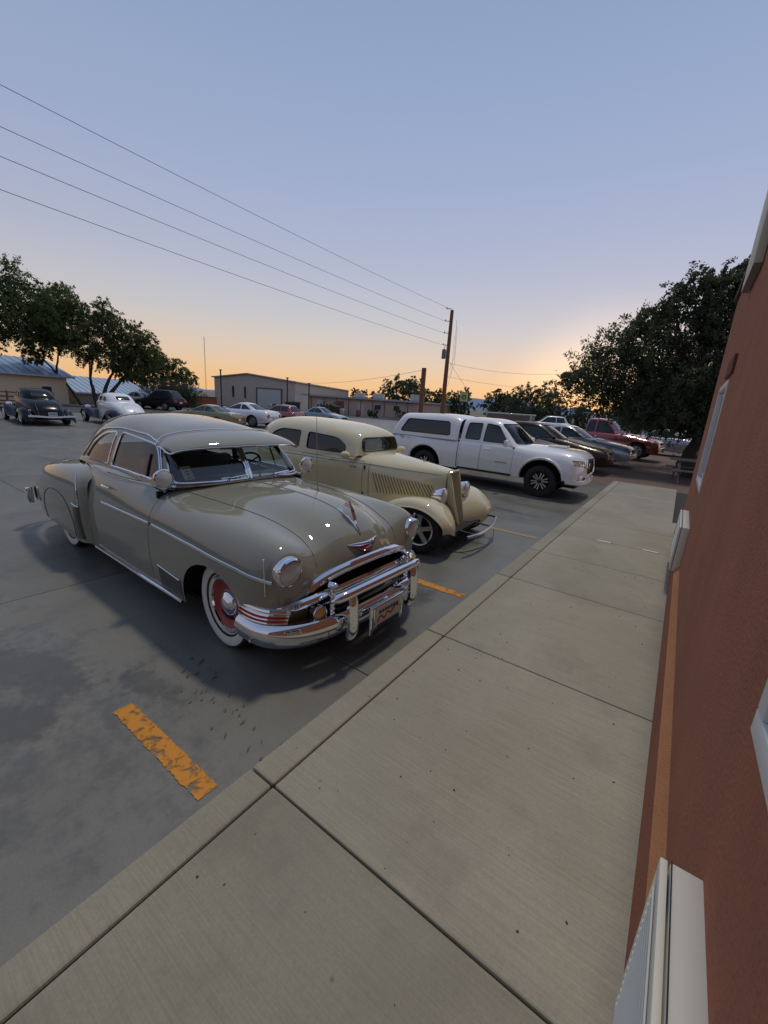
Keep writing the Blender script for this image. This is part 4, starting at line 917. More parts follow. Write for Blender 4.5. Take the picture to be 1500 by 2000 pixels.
    for s in (-1, 1): mesh('shell_side', [gp(s, t)+Vector((d, 0, 0)) for t in np.linspace(0, 1, 8) for d in (.0, -.16)], [(i*2, i*2+1, i*2+3, i*2+2) for i in range(7)], P, sh)
    if kind == 'tudor':
        b = G().tube(curve([(.52, -.46, .25), (.57, -.25, .25), (.585, 0, .255), (.57, .35, .27), (.50, .66, .30)], 30), .020, 8).obj('front_bumper', STEEL, car)
        for y in (-.28, .28): G().tube([(.2, y, .27), (.57, y, .255)], .014, 6).obj('bumper_bracket', BLACK, b)
        G().tube([(.15, .52, .36), (.5, .66, .31)], .018, 6).obj('bumper_bracket', BLACK, b)
        for s in (-1, 1):
            M = Matrix.Translation((-1.27, s*.74, 1.10)) @ Matrix.Diagonal((.075, .06, .052, 1))
            G().lathe([(0, -1), (.5, -.87), (.87, -.5), (1, 0), (.87, .5), (.5, .87), (0, 1)], 14, M).tube([(-1.24, s*.60, 1.03), (-1.25, s*.72, 1.07)], .013, 6).obj('mirror', P, car)
        seat(car, -2.0, -.5, .5, .62, 1.05, mat('tan_upholstery', (.2, .16, .11), .8)); steering(car, (-1.5, .3, 1.06), .17)
    else:
        pts = [(-3.93, -.80, .42), (-3.97, -.5, .41), (-3.98, -.15, .385), (-3.98, .15, .385), (-3.97, .5, .41), (-3.93, .80, .42)]
        V, F = sweep(curve(pts, 40), [(-.012, -.035), (.012, -.03), (.016, .0), (.012, .03), (-.012, .035)]); b = G().add(V, F).obj('rear_bumper', mat('white_bumper', (.82, .82, .82), .3, coat=.5), car)
        for y in (-.3, .3): G().tube([(-3.5, y, .40), (-3.97, y, .40)], .02, 6).obj('bumper_bracket', BLACK, b)
        pt = [(.50, -.75, .36), (.56, -.3, .35), (.57, 0, .35), (.56, .3, .35), (.50, .75, .36)]
        V, F = sweep(curve(pt, 30), [(-.012, -.04), (.016, -.035), (.02, .0), (.016, .035), (-.012, .04)]); G().add(V, F).obj('front_bumper', CHROME, car)
        seat(car, -1.95, -.5, .5, .62, 1.08, mat('dark_upholstery', (.05, .05, .05), .8))
        tr = [back(y, z, .003) for y, z in spl([(-.40, .40), (-.40, .66), (-.36, .90), (0, .98), (.36, .90), (.40, .66), (.40, .40)], 40)]
        G().tube([p for p in tr if p], .005, 5).obj('trunk_seam', mat('seam_grey', (.10, .10, .11), .4), car)
        h = back(0, .70, .02)
        if h: G().tube([h+Vector((0, 0, -.05)), h+Vector((-.02, 0, 0)), h+Vector((0, 0, .05))], .012, 6).obj('trunk_handle', CHROME, car)
        pl = G().box((-4.0, 0, .50), (.012, .30, .15)).obj('license_plate', mat('plate_pale', (.55, .57, .68), .5), car, sm=False)
        g = G()
        for k in range(6): g.box((-4.008, -.10+k*.04, .50), (.006, .022, .05))
        g.obj('plate_lettering', mat('plate_navy', (.02, .025, .06), .5), pl, sm=False)
    return car
CREAM = mat('cream_paint', (.72, .63, .39), .65, spec=.2, coat=1.0, coat_rough=.028)
old_car('vintage_sedan', 'cream 1930s two-door sedan with louvred hood and slanted bar grille, between coupe and pickup', (-2.49, 5.124, 0), R(1.76), CREAM, CREAM, 'tudor', TINT, 'mag')
NAVY = mat('midnight_blue_paint', (.006, .009, .022), .22, spec=.25, coat=.12); INK = mat('black_paint', (.004, .005, .006), .22, spec=.25, coat=.12); WHITEP = mat('white_paint', (.82, .82, .82), .35, coat=1.0)
old_car('vintage_coupe', 'black 1930s coupe seen from behind with white rear bumper, at the left edge', (-25.3, 6.35, 0), R(178), INK, INK, 'coupe', mat('dim_glass', (.03, .04, .045), .08), 'mag', group='black and white vintage coupes across the lot')
old_car('vintage_coupe', 'white 1930s coupe with dark blue fenders parked beside the black coupe', (-24.6, 9.25, 0), R(180), WHITEP, NAVY, 'coupe', mat('dim_glass', (.03, .04, .045), .08), 'mag', group='black and white vintage coupes across the lot')
# ================================================================ modern vehicles
def text_mesh(name, body, size, m, parent, M, ext=.001):
    cu = bpy.data.curves.new(name, 'FONT'); cu.body = body; cu.size = size; cu.extrude = ext; cu.align_x = 'CENTER'; cu.align_y = 'CENTER'
    o = bpy.data.objects.new(name, cu); dg = bpy.context.evaluated_depsgraph_get(); COL.objects.link(o); dg.update()
    me = bpy.data.meshes.new_from_object(o.evaluated_get(bpy.context.evaluated_depsgraph_get())); bpy.data.objects.remove(o); me.transform(M)
    return link(name, me, m, parent)
def build_pickup():
    car = thing('pickup_truck', 'white pickup truck with a white camper shell and six-spoke alloy wheels', 'pickup', (-2.42, 10.33, 0), R(0)); car.scale = (.93, .93, .93)
    P = mat('truck_white', (.84, .83, .81), .35, coat=1.0)
    def sec(x, z0, *p): return [(x, 0, z0)]+[(x, y, z) for y, z in p]
    net = [[(.88,0,.42),(.86,.45,.42),(.76,.80,.44),(.68,.88,.45),(.64,.90,.45),(.60,.90,.45)],
           [(.93,0,.60),(.915,.45,.60),(.82,.80,.60),(.74,.90,.60),(.68,.93,.58),(.62,.92,.46)],
           [(.93,0,.80),(.91,.45,.80),(.81,.78,.80),(.72,.88,.78),(.66,.925,.70),(.60,.93,.48)],
           [(.89,0,1.02),(.87,.45,1.0),(.76,.74,.97),(.66,.86,.92),(.6,.92,.78),(.55,.93,.48)],
           [(.74,0,1.13),(.72,.45,1.11),(.64,.72,1.06),(.55,.84,.99),(.5,.92,.8),(.45,.93,.47)],
           sec(.2, 1.18, (.45,1.165), (.74,1.10), (.86,1.0), (.935,.8), (.93,.45)), sec(-.45, 1.20, (.45,1.185), (.74,1.13), (.86,1.03), (.925,.8), (.91,.42)),
           sec(-.95, 1.17, (.45,1.17), (.78,1.155), (.87,1.06), (.92,.8), (.90,.40)), sec(-2.2, 1.17, (.45,1.17), (.78,1.155), (.87,1.06), (.92,.8), (.90,.40)),
           sec(-3.2, 1.17, (.45,1.17), (.79,1.16), (.885,1.07), (.935,.8), (.92,.42)), sec(-4.2, 1.17, (.45,1.17), (.79,1.16), (.88,1.06), (.92,.8), (.90,.45)), sec(-4.40, 1.16, (.45,1.16), (.77,1.14), (.85,1.05), (.89,.8), (.87,.48))]
    bm = upright(gridbm(surf(net, 90, 50))); ref = bm.copy(); fr = {s: lifter(ref, 'y', s) for s in (-1, 1)}; front = lifter(ref, 'x', 1)
    def archp(x): return [(x-.50, .25), (x-.50, .45)]+[(x+.50*math.cos(a), .45+.46*math.sin(a)) for a in np.linspace(math.pi-.12, .12, 14)]+[(x+.50, .45), (x+.50, .25)]
    for x in (0, -3.236): drop(bm, cut(bm, archp(x), 'y', lambda c: abs(c.y) > .6 and c.z < 1.0))
    drop(bm, cut(bm, [(-2.1, -.6), (-.9, -.6), (-.9, .6), (-2.1, .6)], 'z', lambda c: c.z > .9))
    hx = front(0, .80).x
    gmouth = rpoly([(-.42, .62), (.42, .62), (.48, .78), (.43, .97), (-.43, .97), (-.48, .78)], .05)
    L = loops(cut(bm, gmouth, 'x', lambda c: c.x > .5)); drop(bm, cut(bm, gmouth, 'x', lambda c: c.x > .5))
    gr = G().tube(L[0], .022, 8, closed=True).obj('grille_surround', CHROME, car)
    G().box((.80, 0, .80), (.02, .98, .40)).obj('grille_backing', BLACK, gr, sm=False)
    g = G()
    for i in range(5): g.tube([(.875, y, .67+i*.065) for y in np.linspace(-.45, .45, 9)], .012, 5)
    for i in range(13): g.tube([(.878, -.42+i*.07, .63), (.868, -.42+i*.07, .96)], .006, 4)
    g.obj('grille_mesh', mat('grille_grey', (.10, .10, .105), .35, .6), gr)
    G().lathe([(.0, .0), (.09, .0), (.10, .01), (.09, .02), (0, .022)], 24, Matrix.Translation((.885, 0, .81)) @ Matrix.Rotation(math.pi/2, 4, 'Y') @ Matrix.Diagonal((.75, 1, 1, 1))).obj('grille_badge', CHROME, gr)
    for s in (-1, 1):
        for nm, x0, x1 in (('front_door', -.72, -1.58), ('rear_door', -1.60, -2.18)):
            d = rpoly([(x0, .44), (x0-.0, 1.14), (x1, 1.14), (x1, .44)], .05); t = take(bm, cut(bm, d, 'y', lambda c: c.y*s > .5), 0)
            door = bmobj(nm, take(t, cut(t, inset(d, .006), 'y'), 0), P, car); t.free()
            if nm == 'front_door':
                h0 = fr[s](-1.50, 1.0, .035); G().tube([h0, h0+Vector((.18, 0, 0))], .016, 6, flat=.7).obj('handle', P, door)
                lift_patch('door_badge', fr[s], [(-1.15, .70), (-.85, .70), (-.85, .735), (-1.15, .735)], .003, mat('badge_grey', (.35, .35, .36), .4), door, 3)
        G().tube(line_on(fr[s], [(-2.235, .44), (-2.235, 1.15)], -.004), .012, 5).obj('cab_gap', BLACK, car)
        G().tube(line_on(fr[s], [(-.72, .43), (-2.2, .43)], .0), .03, 6).obj('rocker', BLACK, car)
        for x in (0, -3.236):
            lip = [fr[s](x+.53*math.cos(a), .45+.49*math.sin(a), .012) for a in np.linspace(math.pi-.1, .1, 18)]; G().tube([p for p in lip if p], .024, 6).obj('wheel_flare', P, car)
            G().lathe([(.50, 0), (.50, .35), (.1, .35)], 24, Matrix.Translation((x, s*.90, .45)) @ Matrix.Rotation(s*math.pi/2, 4, 'X') @ Matrix.Rotation(0 if s > 0 else math.pi, 4, 'Z'), ang=math.pi).obj('wheel_well', DARK, car)
            wheel(car, (x, s*.80, .385), s, .385, .255, .225, 'alloy')
        # headlight
        hp = rpoly([(s*.52, .80), (s*.86, .84), (s*.84, .965), (s*.58, .955)], .02, 3)
        fs = cut(bm, hp, 'x', lambda c: c.x > .3 and c.y*s > 0); h = bmobj('headlight', take(bm, fs, -.02), mat('lamp_bowl', (.45, .45, .46), .2, .6), car)
        ap = [front(s*y, z, .004) for y, z in ((.76, .86), (.85, .875), (.835, .945), (.76, .945))]
        if all(ap): mesh('turn_lens', ap, [(0, 1, 2, 3)], mat('turn_amber', (.75, .28, .03), .2, coat=1), h, sm=False)
        lp = [front(s*y, z, .006) for y, z in ((.55, .83), (.75, .855), (.75, .945), (.60, .94))]
        if all(lp): mesh('lens', lp, [(0, 1, 2, 3)], LENS, h, sm=False)
        for y in (.62, .70): G().lathe([(0, -.02), (.03, -.015), (.042, .0), (.038, .006), (0, -.005)], 14, toward(front(s*y, .895, -.004), (1, s*.3, 0))).obj('projector', CHROME, h)
        fo = [front(s*y, z, .003) for y, z in ((.55, .50), (.80, .52), (.84, .64), (.62, .61))]
        if all(fo): mesh('fog_bezel', fo, [(0, 1, 2, 3)], BLACK, car, sm=False)
        fq = front(s*.72, .575, .008)
        if fq: G().lathe([(0, 0), (.05, 0), (.055, .01), (.03, .02), (0, .02)], 16, toward(fq, (1, s*.6, 0))).obj('fog_lamp', mat('reflector', (.85, .83, .80), .35, .7), car)
        M = Matrix.Translation((-.86, s*1.06, 1.21)); mi = G().box((-.86, s*1.06, 1.21), (.10, .22, .17), bev=.045).tube([(-.84, s*.88, 1.14), (-.86, s*1.0, 1.17)], .03, 6).obj('mirror', P, car)
        G().box((-.913, s*1.06, 1.21), (.006, .17, .12)).obj('mirror_glass', mat('mirror_face', (.7, .7, .72), .03, 1), mi, sm=False)
    bmobj('body', bm, P, car)
    G().box((.86, 0, .545), (.10, 1.1, .10), bev=.03).obj('lower_intake', BLACK, car)
    V, F = sweep(curve([(.58, -.93, .47), (.78, -.84, .46), (.91, -.5, .455), (.94, 0, .455), (.91, .5, .455), (.78, .84, .46), (.58, .93, .47)], 40), [(-.05, -.06), (.02, -.05), (.035, .0), (.02, .055), (-.05, .06)])
    G().add(V, F).obj('front_bumper', P, car)
    G().box((.62, 0, .36), (.3, 1.3, .14), bev=.03).obj('skid_plate', BLACK, car)
    G().box((-4.45, 0, .55), (.14, 1.7, .18), bev=.03).obj('rear_bumper', CHROME, car)
    G().box((-4.40, 0, .85), (.05, 1.62, .55), bev=.02).obj('tailgate', P, car)
    g = G(); g.box((-1.8, 0, .42), (4.8, 1.5, .06)); g.box((-2.25, 0, .8), (.04, 1.7, .7)); g.box((-.75, 0, .8), (.04, 1.7, .6)); g.obj('floor_pan', DARK, car, sm=False)
    G().box((.12, 0, 1.205), (.42, .46, .045), bev=.02).obj('hood_scoop', P, car)
    # cab
    gh = [[(-.50,0,1.15),(-.53,.4,1.15),(-.62,.66,1.14),(-.70,.78,1.13),(-.74,.82,1.10)], [(-.80,0,1.42),(-.82,.38,1.42),(-.90,.60,1.41),(-.97,.70,1.39),(-1.0,.82,1.10)],
          [(-1.10,0,1.66),(-1.12,.36,1.655),(-1.18,.55,1.64),(-1.26,.645,1.60),(-1.3,.82,1.10)], [(-1.32,0,1.745),(-1.33,.36,1.735),(-1.37,.54,1.71),(-1.42,.64,1.65),(-1.45,.82,1.10)],
          sec(-1.75, 1.77, (.36,1.76), (.54,1.735), (.64,1.67), (.82,1.10)), sec(-2.12, 1.755, (.36,1.745), (.54,1.72), (.64,1.655), (.82,1.10)), sec(-2.22, 1.72, (.36,1.71), (.53,1.69), (.63,1.63), (.82,1.10))]
    gb = upright(gridbm(surf(gh, 50, 40))); gl = mat('dim_glass', (.03, .04, .045), .08)
    windowed(gb, car, cut(gb, rpoly([(-.72, 1.19), (.72, 1.19), (.575, 1.65), (-.575, 1.65)], .06, 4), 'x', lambda c: c.x > -1.6), 'windshield', glass('truck_glass', (.35, .45, .45), 1.6), .008)
    for s in (-1, 1):
        windowed(gb, car, cut(gb, rpoly([(-.90, 1.18), (-1.25, 1.60), (-1.56, 1.635), (-1.58, 1.18)], [.03, .06, .04, .03], 4), 'y', lambda c: c.y*s > .4), 'door_window', TINT, .008)
        windowed(gb, car, cut(gb, rpoly([(-1.68, 1.20), (-1.68, 1.63), (-2.06, 1.62), (-2.10, 1.20)], .05, 4), 'y', lambda c: c.y*s > .4), 'rear_door_window', TINT, .008)
    bmobj('cab', gb, P, car)
    # camper shell
    cn = [sec(-2.28, 1.70, (.45,1.69), (.66,1.65), (.75,1.55), (.86,1.12)), sec(-2.45, 1.76, (.45,1.75), (.68,1.71), (.77,1.60), (.87,1.12)), sec(-3.3, 1.79, (.45,1.78), (.68,1.74), (.775,1.62), (.875,1.12)),
          sec(-4.0, 1.76, (.45,1.75), (.67,1.71), (.76,1.60), (.87,1.12)), [(-4.22,0,1.70),(-4.22,.45,1.69),(-4.2,.65,1.65),(-4.22,.74,1.55),(-4.36,.85,1.12)], [(-4.34,0,1.50),(-4.34,.45,1.49),(-4.33,.62,1.46),(-4.34,.72,1.40),(-4.42,.84,1.12)], [(-4.46,0,1.14),(-4.46,.45,1.14),(-4.45,.62,1.13),(-4.45,.72,1.12),(-4.45,.82,1.10)]]
    cb = upright(gridbm(surf(cn, 50, 36)))
    for s in (-1, 1): windowed(cb, car, cut(cb, rpoly([(-2.52, 1.24), (-2.58, 1.60), (-3.92, 1.60), (-4.14, 1.24)], .08, 4), 'y', lambda c: c.y*s > .5), 'shell_window', TINT, .012)
    sh = bmobj('camper_shell', cb, P, car)
    for s in (-1, 1): G().tube([(-2.3, s*.885, 1.125), (-4.40, s*.865, 1.125)], .010, 5).obj('shell_seal', mat('seal_grey', (.30, .30, .31), .6), car)
    for s in (-1, 1):
        M = Matrix.Translation((-4.02, s*.925, 1.07)) @ Matrix.Rotation(math.pi/2, 4, 'X') if s < 0 else Matrix.Translation((-4.02, .925, 1.07)) @ Matrix.Rotation(math.pi, 4, 'Z') @ Matrix.Rotation(math.pi/2, 4, 'X')
        text_mesh('bed_decal', 'TRD', .085, BLACK, car, M)
        text_mesh('bed_decal', 'SPORT', .045, mat('badge_grey', (.35, .35, .36), .4), car, Matrix.Translation((.24*(1 if s < 0 else 1), 0, -.0)) @ M)
    seat(car, -1.62, -.6, -.1, .8, 1.35, DARK); seat(car, -1.62, .1, .6, .8, 1.35, DARK); steering(car, (-1.05, .36, 1.18), .18)
    return car
build_pickup()

DIMG = mat('dim_glass', (.03, .04, .045), .08)
def modern(name, label, cat, loc, rz, P, kind='sedan', glassm=None, group=None, sc=1.0, lamp=None):
    """parked car at some distance: body, cabin, windows, wheels, lamps, bumpers, mirrors"""
    car = thing(name, label, cat, loc, rz, group); car.scale = (sc, sc, sc); glassm = glassm or DIMG
    K = dict(sedan=(.90, .96, 1.45, 2.75, -3.75, .33), coupe=(.90, .95, 1.36, 2.70, -3.65, .33), suv=(.98, 1.08, 1.72, 2.75, -3.70, .36), hatch=(.92, 1.0, 1.52, 2.65, -3.40, .33), wagon=(.90, .96, 1.46, 2.75, -3.75, .33), pickup=(1.08, 1.12, 1.82, 3.45, -4.55, .40))[kind]
    hz, bz, rz_, wb, tail, wr = K; w = .90 if kind not in ('pickup',) else .98
    def sec(x, z0, *p): return [(x, 0, z0)]+[(x, y*w/.9, z) for y, z in p]
    lo = .22 if kind not in ('suv', 'pickup') else .36
    net = [sec(.84, lo+.05, (.4,lo+.05), (.62,lo+.06), (.70,lo+.08), (.72,lo+.1)), sec(.90, .50, (.4,.50), (.66,.50), (.76,.48), (.74,lo+.04)), sec(.84, hz-.22, (.4,hz-.23), (.68,hz-.26), (.80,hz-.34), (.80,lo+.02)),
           sec(.62, hz-.10, (.4,hz-.11), (.68,hz-.15), (.84,hz-.28), (.84,lo)), sec(0, hz, (.4,hz-.01), (.70,hz-.05), (.88,hz-.25), (.87,lo)), sec(-.6, bz, (.4,bz), (.74,bz-.02), (.89,bz-.28), (.88,lo)),
           sec(-1.6, bz+.02, (.4,bz+.02), (.76,bz), (.90,bz-.28), (.88,lo)), sec(-wb, bz+.03, (.4,bz+.03), (.76,bz), (.90,bz-.26), (.87,lo))]
    zb = bz+.03 if kind in ('suv', 'pickup', 'wagon', 'hatch') else bz-.02
    net += [sec(tail+.25, zb, (.4,zb), (.72,zb-.03), (.85,zb-.25), (.84,lo+.05)), sec(tail+.05, zb-.08, (.4,zb-.08), (.68,zb-.12), (.79,zb-.3), (.79,lo+.08)), sec(tail, .52, (.4,.52), (.66,.52), (.75,.50), (.76,lo+.12)), sec(tail+.06, lo+.1, (.4,lo+.1), (.62,lo+.1), (.70,lo+.12), (.72,lo+.14))]
    bm = upright(gridbm(surf(net, 50, 26))); ref = bm.copy(); fr = {s: lifter(ref, 'y', s) for s in (-1, 1)}; fx = {1: lifter(ref, 'x', 1), -1: lifter(ref, 'x', -1)}
    ar = wr+.055
    for x in (0, -wb): drop(bm, cut(bm, [(x-ar, .05), (x-ar, wr)]+[(x+ar*math.cos(a), wr+ar*math.sin(a)) for a in np.linspace(math.pi-.15, .15, 9)]+[(x+ar, wr), (x+ar, .05)], 'y', lambda c: abs(c.y) > .55*w/.9 and c.z < bz-.05))
    bmobj('body', bm, P, car)
    G().box((-wb/2, 0, lo+.03), (wb+1.2, 1.35, .05)).obj('floor_pan', DARK, car, sm=False)
    for s in (-1, 1):
        for x in (0, -wb):
            G().lathe([(ar, 0), (ar, .3), (.05, .3)], 14, Matrix.Translation((x, s*(w-.03), wr)) @ Matrix.Rotation(s*math.pi/2, 4, 'X') @ Matrix.Rotation(0 if s > 0 else math.pi, 4, 'Z'), ang=math.pi).obj('wheel_well', DARK, car)
            wheel(car, (x, s*(w-.13), wr), s, wr, .21, wr*.66, 'far')
    # cabin
    x0, x1 = (-.55, tail+.75) if kind in ('sedan', 'coupe') else (-.55, tail+.16)
    if kind == 'pickup': x0, x1 = -.7, -2.55
    xt0 = x0-.85 if kind != 'pickup' else x0-.75; xt1 = (x1+.75) if kind in ('sedan', 'coupe') else (x1+.45 if kind != 'pickup' else x1+.12); zt = rz_; b = bz-.02; q = w/.9
    gh = [[(x0,0,b),(x0-.05,.4*q,b),(x0-.14,.66*q,b),(x0-.22,.76*q,b-.02)], [((x0+xt0)/2,0,(b+zt)/2-.02),((x0+xt0)/2-.04,.38*q,(b+zt)/2-.03),((x0+xt0)/2-.12,.61*q,(b+zt)/2-.05),((x0+xt0)/2-.2,.765*q,b-.02)],
          [(xt0,0,zt-.06),(xt0-.04,.36*q,zt-.07),(xt0-.1,.55*q,zt-.12),(xt0-.2,.77*q,b-.02)], [(xt0-.35,0,zt),(xt0-.36,.36*q,zt-.015),(xt0-.4,.54*q,zt-.07),(xt0-.45,.77*q,b-.02)],
          [(xt1+.3,0,zt-.01),(xt1+.3,.36*q,zt-.025),(xt1+.3,.54*q,zt-.08),(xt1+.3,.77*q,b-.02)], [(xt1,0,zt-.07),(xt1,.36*q,zt-.085),(xt1,.53*q,zt-.14),(xt1+.05,.765*q,b-.02)],
          [((x1+xt1)/2,0,(b+zt)/2),((x1+xt1)/2,.36*q,(b+zt)/2-.01),((x1+xt1)/2+.04,.57*q,(b+zt)/2-.04),((x1+xt1)/2+.1,.75*q,b-.02)], [(x1,0,b),(x1,.38*q,b),(x1+.05,.60*q,b-.01),(x1+.12,.74*q,b-.02)]]
    gb = upright(gridbm(surf(gh, 34, 22))); wl, wt = b+.05, zt-.13
    windowed(gb, car, cut(gb, rpoly([(-.60*q, wl), (.60*q, wl), (.46*q, wt+.05), (-.46*q, wt+.05)], .05, 3), 'x', lambda c: c.x > (x0+x1)/2), 'windshield', glassm, .008)
    windowed(gb, car, cut(gb, rpoly([(-.56*q, wl+.02), (.56*q, wl+.02), (.44*q, wt+.03), (-.44*q, wt+.03)], .05, 3), 'x', lambda c: c.x < (x0+x1)/2), 'rear_window', glassm, .008)
    xm = (xt0+xt1)/2-.05
    for s in (-1, 1):
        ok = lambda c: c.y*s > .42*q
        windowed(gb, car, cut(gb, rpoly([(x0-.36, wl), (xt0-.12, wt), (xm+.05, wt+.015), (xm+.05, wl)], .03, 3), 'y', ok), 'door_window', glassm, .007)
        windowed(gb, car, cut(gb, rpoly([(xm-.04, wl), (xm-.04, wt+.015), (xt1+.10, wt-.01), (x1+.40 if kind != 'pickup' else x1+.14, wl)], .03, 3), 'y', ok), 'rear_door_window', glassm, .007)
        G().box((x0-.32, s*(w+.06), b+.07), (.09, .17, .11), bev=.03).obj('mirror', P, car)
        for xx in (x0-.26, xm, x1+.35 if kind != 'pickup' else x1): 
            L = line_on(fr[s], [(xx, lo+.10), (xx, b-.03)], .0015, .1)
            if len(L) > 2: G().tube(L, .004, 4).obj('door_seam', BLACK, car)
        h = fr[s](xm+.16, b-.14, .02)
        if h: G().tube([h, h+Vector((-.15, 0, 0))], .012, 5).obj('handle', P, car)
        for d, y0, y1, z0, z1, nm, mm in ((1, .45, .72, hz-.30, hz-.16, 'headlight', mat('lamp_bowl', (.45, .45, .46), .2, .6)), (-1, .46, .74, zb-.34, zb-.16, 'tail_lamp', lamp or mat('tail_red', (.35, .01, .01), .25))):
            V = [fx[d](s*(y0+(y1-y0)*i/3)*q, z0+(z1-z0)*j/2, .008) for i in range(4) for j in range(3)]
            if all(V): mesh(nm, V, [(i*3+j, i*3+j+1, i*3+j+4, i*3+j+3) for i in range(3) for j in range(2)], mm, car)
    bmobj('cabin', gb, P, car)
    for d, xx, nm in ((1, .90, 'front_bumper'), (-1, tail, 'rear_bumper')):
        V, F = sweep(curve([(xx-d*.22, -.80*q, lo+.2), (xx-d*.02, -.6*q, lo+.2), (xx+d*.03, 0, lo+.2), (xx-d*.02, .6*q, lo+.2), (xx-d*.22, .80*q, lo+.2)], 20), [(-.03, -.07), (.03, -.06), (.03, .06), (-.03, .07)])
        G().add(V, F).obj(nm, CHROME if kind == 'pickup' else P, car)
    G().box((.885, 0, hz-.27), (.05, .72, .13), bev=.02).obj('grille', BLACK, car)
    pl = G().box((tail-.035, 0, lo+.36), (.015, .32, .15)).obj('license_plate', mat('plate_white', (.62, .62, .6), .4), car, sm=False)
    if kind == 'pickup':
        g = G(); xb0, xb1 = x1-.05, tail+.1
        g.box(((xb0+xb1)/2, 0, bz+.04), (abs(xb1-xb0), 1.3, .02)); g.obj('bed_cover', BLACK, car, sm=False)
    return car
def paint(n, c, metal=.2): return mat(n, c, .35, metal, coat=1.0 if max(c) > .05 else .2, spec=.5 if max(c) > .05 else .25)
SILVER = paint('silver_paint', (.32, .33, .36), .5); BLUEW = glass('blue_reflecting_glass', (.10, .35, .42), 1.9)
def at(px, py, dist):
    """ground position seen at a photo pixel column, at a given distance along the ray's heading"""
    d = fwd*803.1+rgt*(px-750)-upv*(py-1000); d.z = 0; d.normalize(); return (d.x*dist, d.y*dist, 0)
def park(px, D, rz, half=1.4):
    x, y, z = at(px, 800, D); return (x+math.cos(rz)*half, y+math.sin(rz)*half, 0), rz
def car(label, px, D, deg, P, kind, g, gl=None, sc=1.0):
    l, r = park(px, D, R(deg), 1.4*sc); return modern('parked_car', label, 'car', l, r, P, kind, gl, g, sc)
GA, GB = 'modern cars across the lot', 'cars parked beyond the pickup'
car('black sport utility vehicle parked before the dark shrub on the left', 312, 43, 200, paint('suv_black', (.012, .012, .018)), 'suv', GA)
car('grey sedan half hidden behind the white vintage coupe', 268, 46, 200, paint('grey_paint', (.16, .17, .19)), 'sedan', GA)
car('olive gold car with pale teal window glass, just above the coupe roof', 402, 24.5, 203, paint('olive_paint', (.14, .13, .03)), 'coupe', GA, BLUEW, .87)
car('white two-door car with red tail lamps between the coupe and cream sedan roofs', 474, 27, 196, paint('pearl_white', (.70, .70, .72)), 'coupe', GA)
car('dark red car partly hidden behind the white two-door car', 545, 30, 190, paint('dark_red_paint', (.24, .02, .02)), 'hatch', GA, None, .86)
car('pale blue-grey car just above the cream sedan roof', 632, 33, 8, paint('blue_grey_paint', (.13, .19, .23)), 'sedan', GA, None, .86)
modern('parked_car', 'black hatchback right behind the hood of the white pickup', 'car', (-3.1, 13.4, 0), R(0), paint('suv_black', (.012, .012, .018)), 'hatch', group=GB)
modern('parked_car', 'dark copper hatchback glinting orange, second beyond the white pickup', 'car', (-2.75, 16.2, 0), R(0), paint('copper_paint', (.03, .016, .010), .25), 'hatch', group=GB)
modern('parked_car', 'silver grey sedan with dark wheels parked near the big tree', 'car', (-2.35, 19.4, 0), R(-4), SILVER, 'sedan', group=GB)
modern('pickup_truck', 'red pickup truck parked in the shade of the big tree', 'pickup', (-1.6, 24.0, 0), R(-6), paint('truck_red', (.30, .015, .02)), 'pickup', group=GB)
modern('parked_car', 'white sport utility vehicle far off, above the copper hatchback', 'car', (-12.5, 42.0, 0), R(205), paint('pearl_white', (.70, .70, .72)), 'suv', group=GB)
modern('parked_car', 'silver car beyond the red pickup, left of the tree trunks', 'car', (.9, 29.5, 0), R(-8), SILVER, 'sedan', group=GB)
modern('parked_car', 'white car glimpsed between and right of the two tree trunks', 'car', (3.2, 34.0, 0), R(-10), paint('pearl_white', (.70, .70, .72)), 'wagon', group=GB)
# ================================================================ far things
def pol(az, d, z=0.0): a = R(az); return Vector((math.sin(a)*d, math.cos(a)*d, z))
def H(el, d): return 1.82+d*math.tan(R(el))
def quadwall(g, A, B, z0, z1, z2=None): g.add([(A.x, A.y, z0), (B.x, B.y, z0), (B.x, B.y, z1 if z2 is None else z2), (A.x, A.y, z1)], [(0, 1, 2, 3)])
# warehouse with a gable front
wh = thing('metal_warehouse', 'tan metal warehouse with a wide white door and low gable roof', 'building')
TANM = mat('tan_siding', (.56, .49, .42), .7, noise=.06, nscale=.4); TAN2 = mat('tan_siding_side', (.33, .285, .25), .7, noise=.06, nscale=.4)
A, B, C = pol(-57.4, 68), pol(-47.6, 63), pol(-40.6, 92); D = A+(C-B); ap = A.lerp(B, .42); eh, ah = 3.95, 4.62
g = G(); g.add([(A.x, A.y, 0), (B.x, B.y, 0), (B.x, B.y, eh), (ap.x, ap.y, ah), (A.x, A.y, eh)], [(0, 1, 2, 3, 4)]); quadwall(g, B, C, 0, eh); quadwall(g, C, D, 0, eh); quadwall(g, D, A, 0, eh); g.obj('wall', TANM, wh, sm=False)
apb = ap+(C-B); n = (B-A).normalized(); f = (A-D).normalized()
def up3(p, z, o=0): return Vector((p.x, p.y, z))+f*o
g = G()
for P0, P1 in ((A-n*.3, ap), (ap, B+n*.3)):
    z0 = eh-.05 if P0 is not ap else ah+.05; z1 = ah+.05 if P1 is ap else eh-.05; q = C-B
    V = [up3(P0, z0, .3), up3(P1, z1, .3), up3(P1+q, z1), up3(P0+q, z0)]; g.add(V+[v+Vector((0, 0, .14)) for v in V], [(0, 1, 2, 3), (7, 6, 5, 4), (0, 4, 5, 1), (1, 5, 6, 2), (2, 6, 7, 3), (3, 7, 4, 0)])
g.obj('roof', mat('roof_tan', (.50, .44, .38), .6), wh, sm=False)
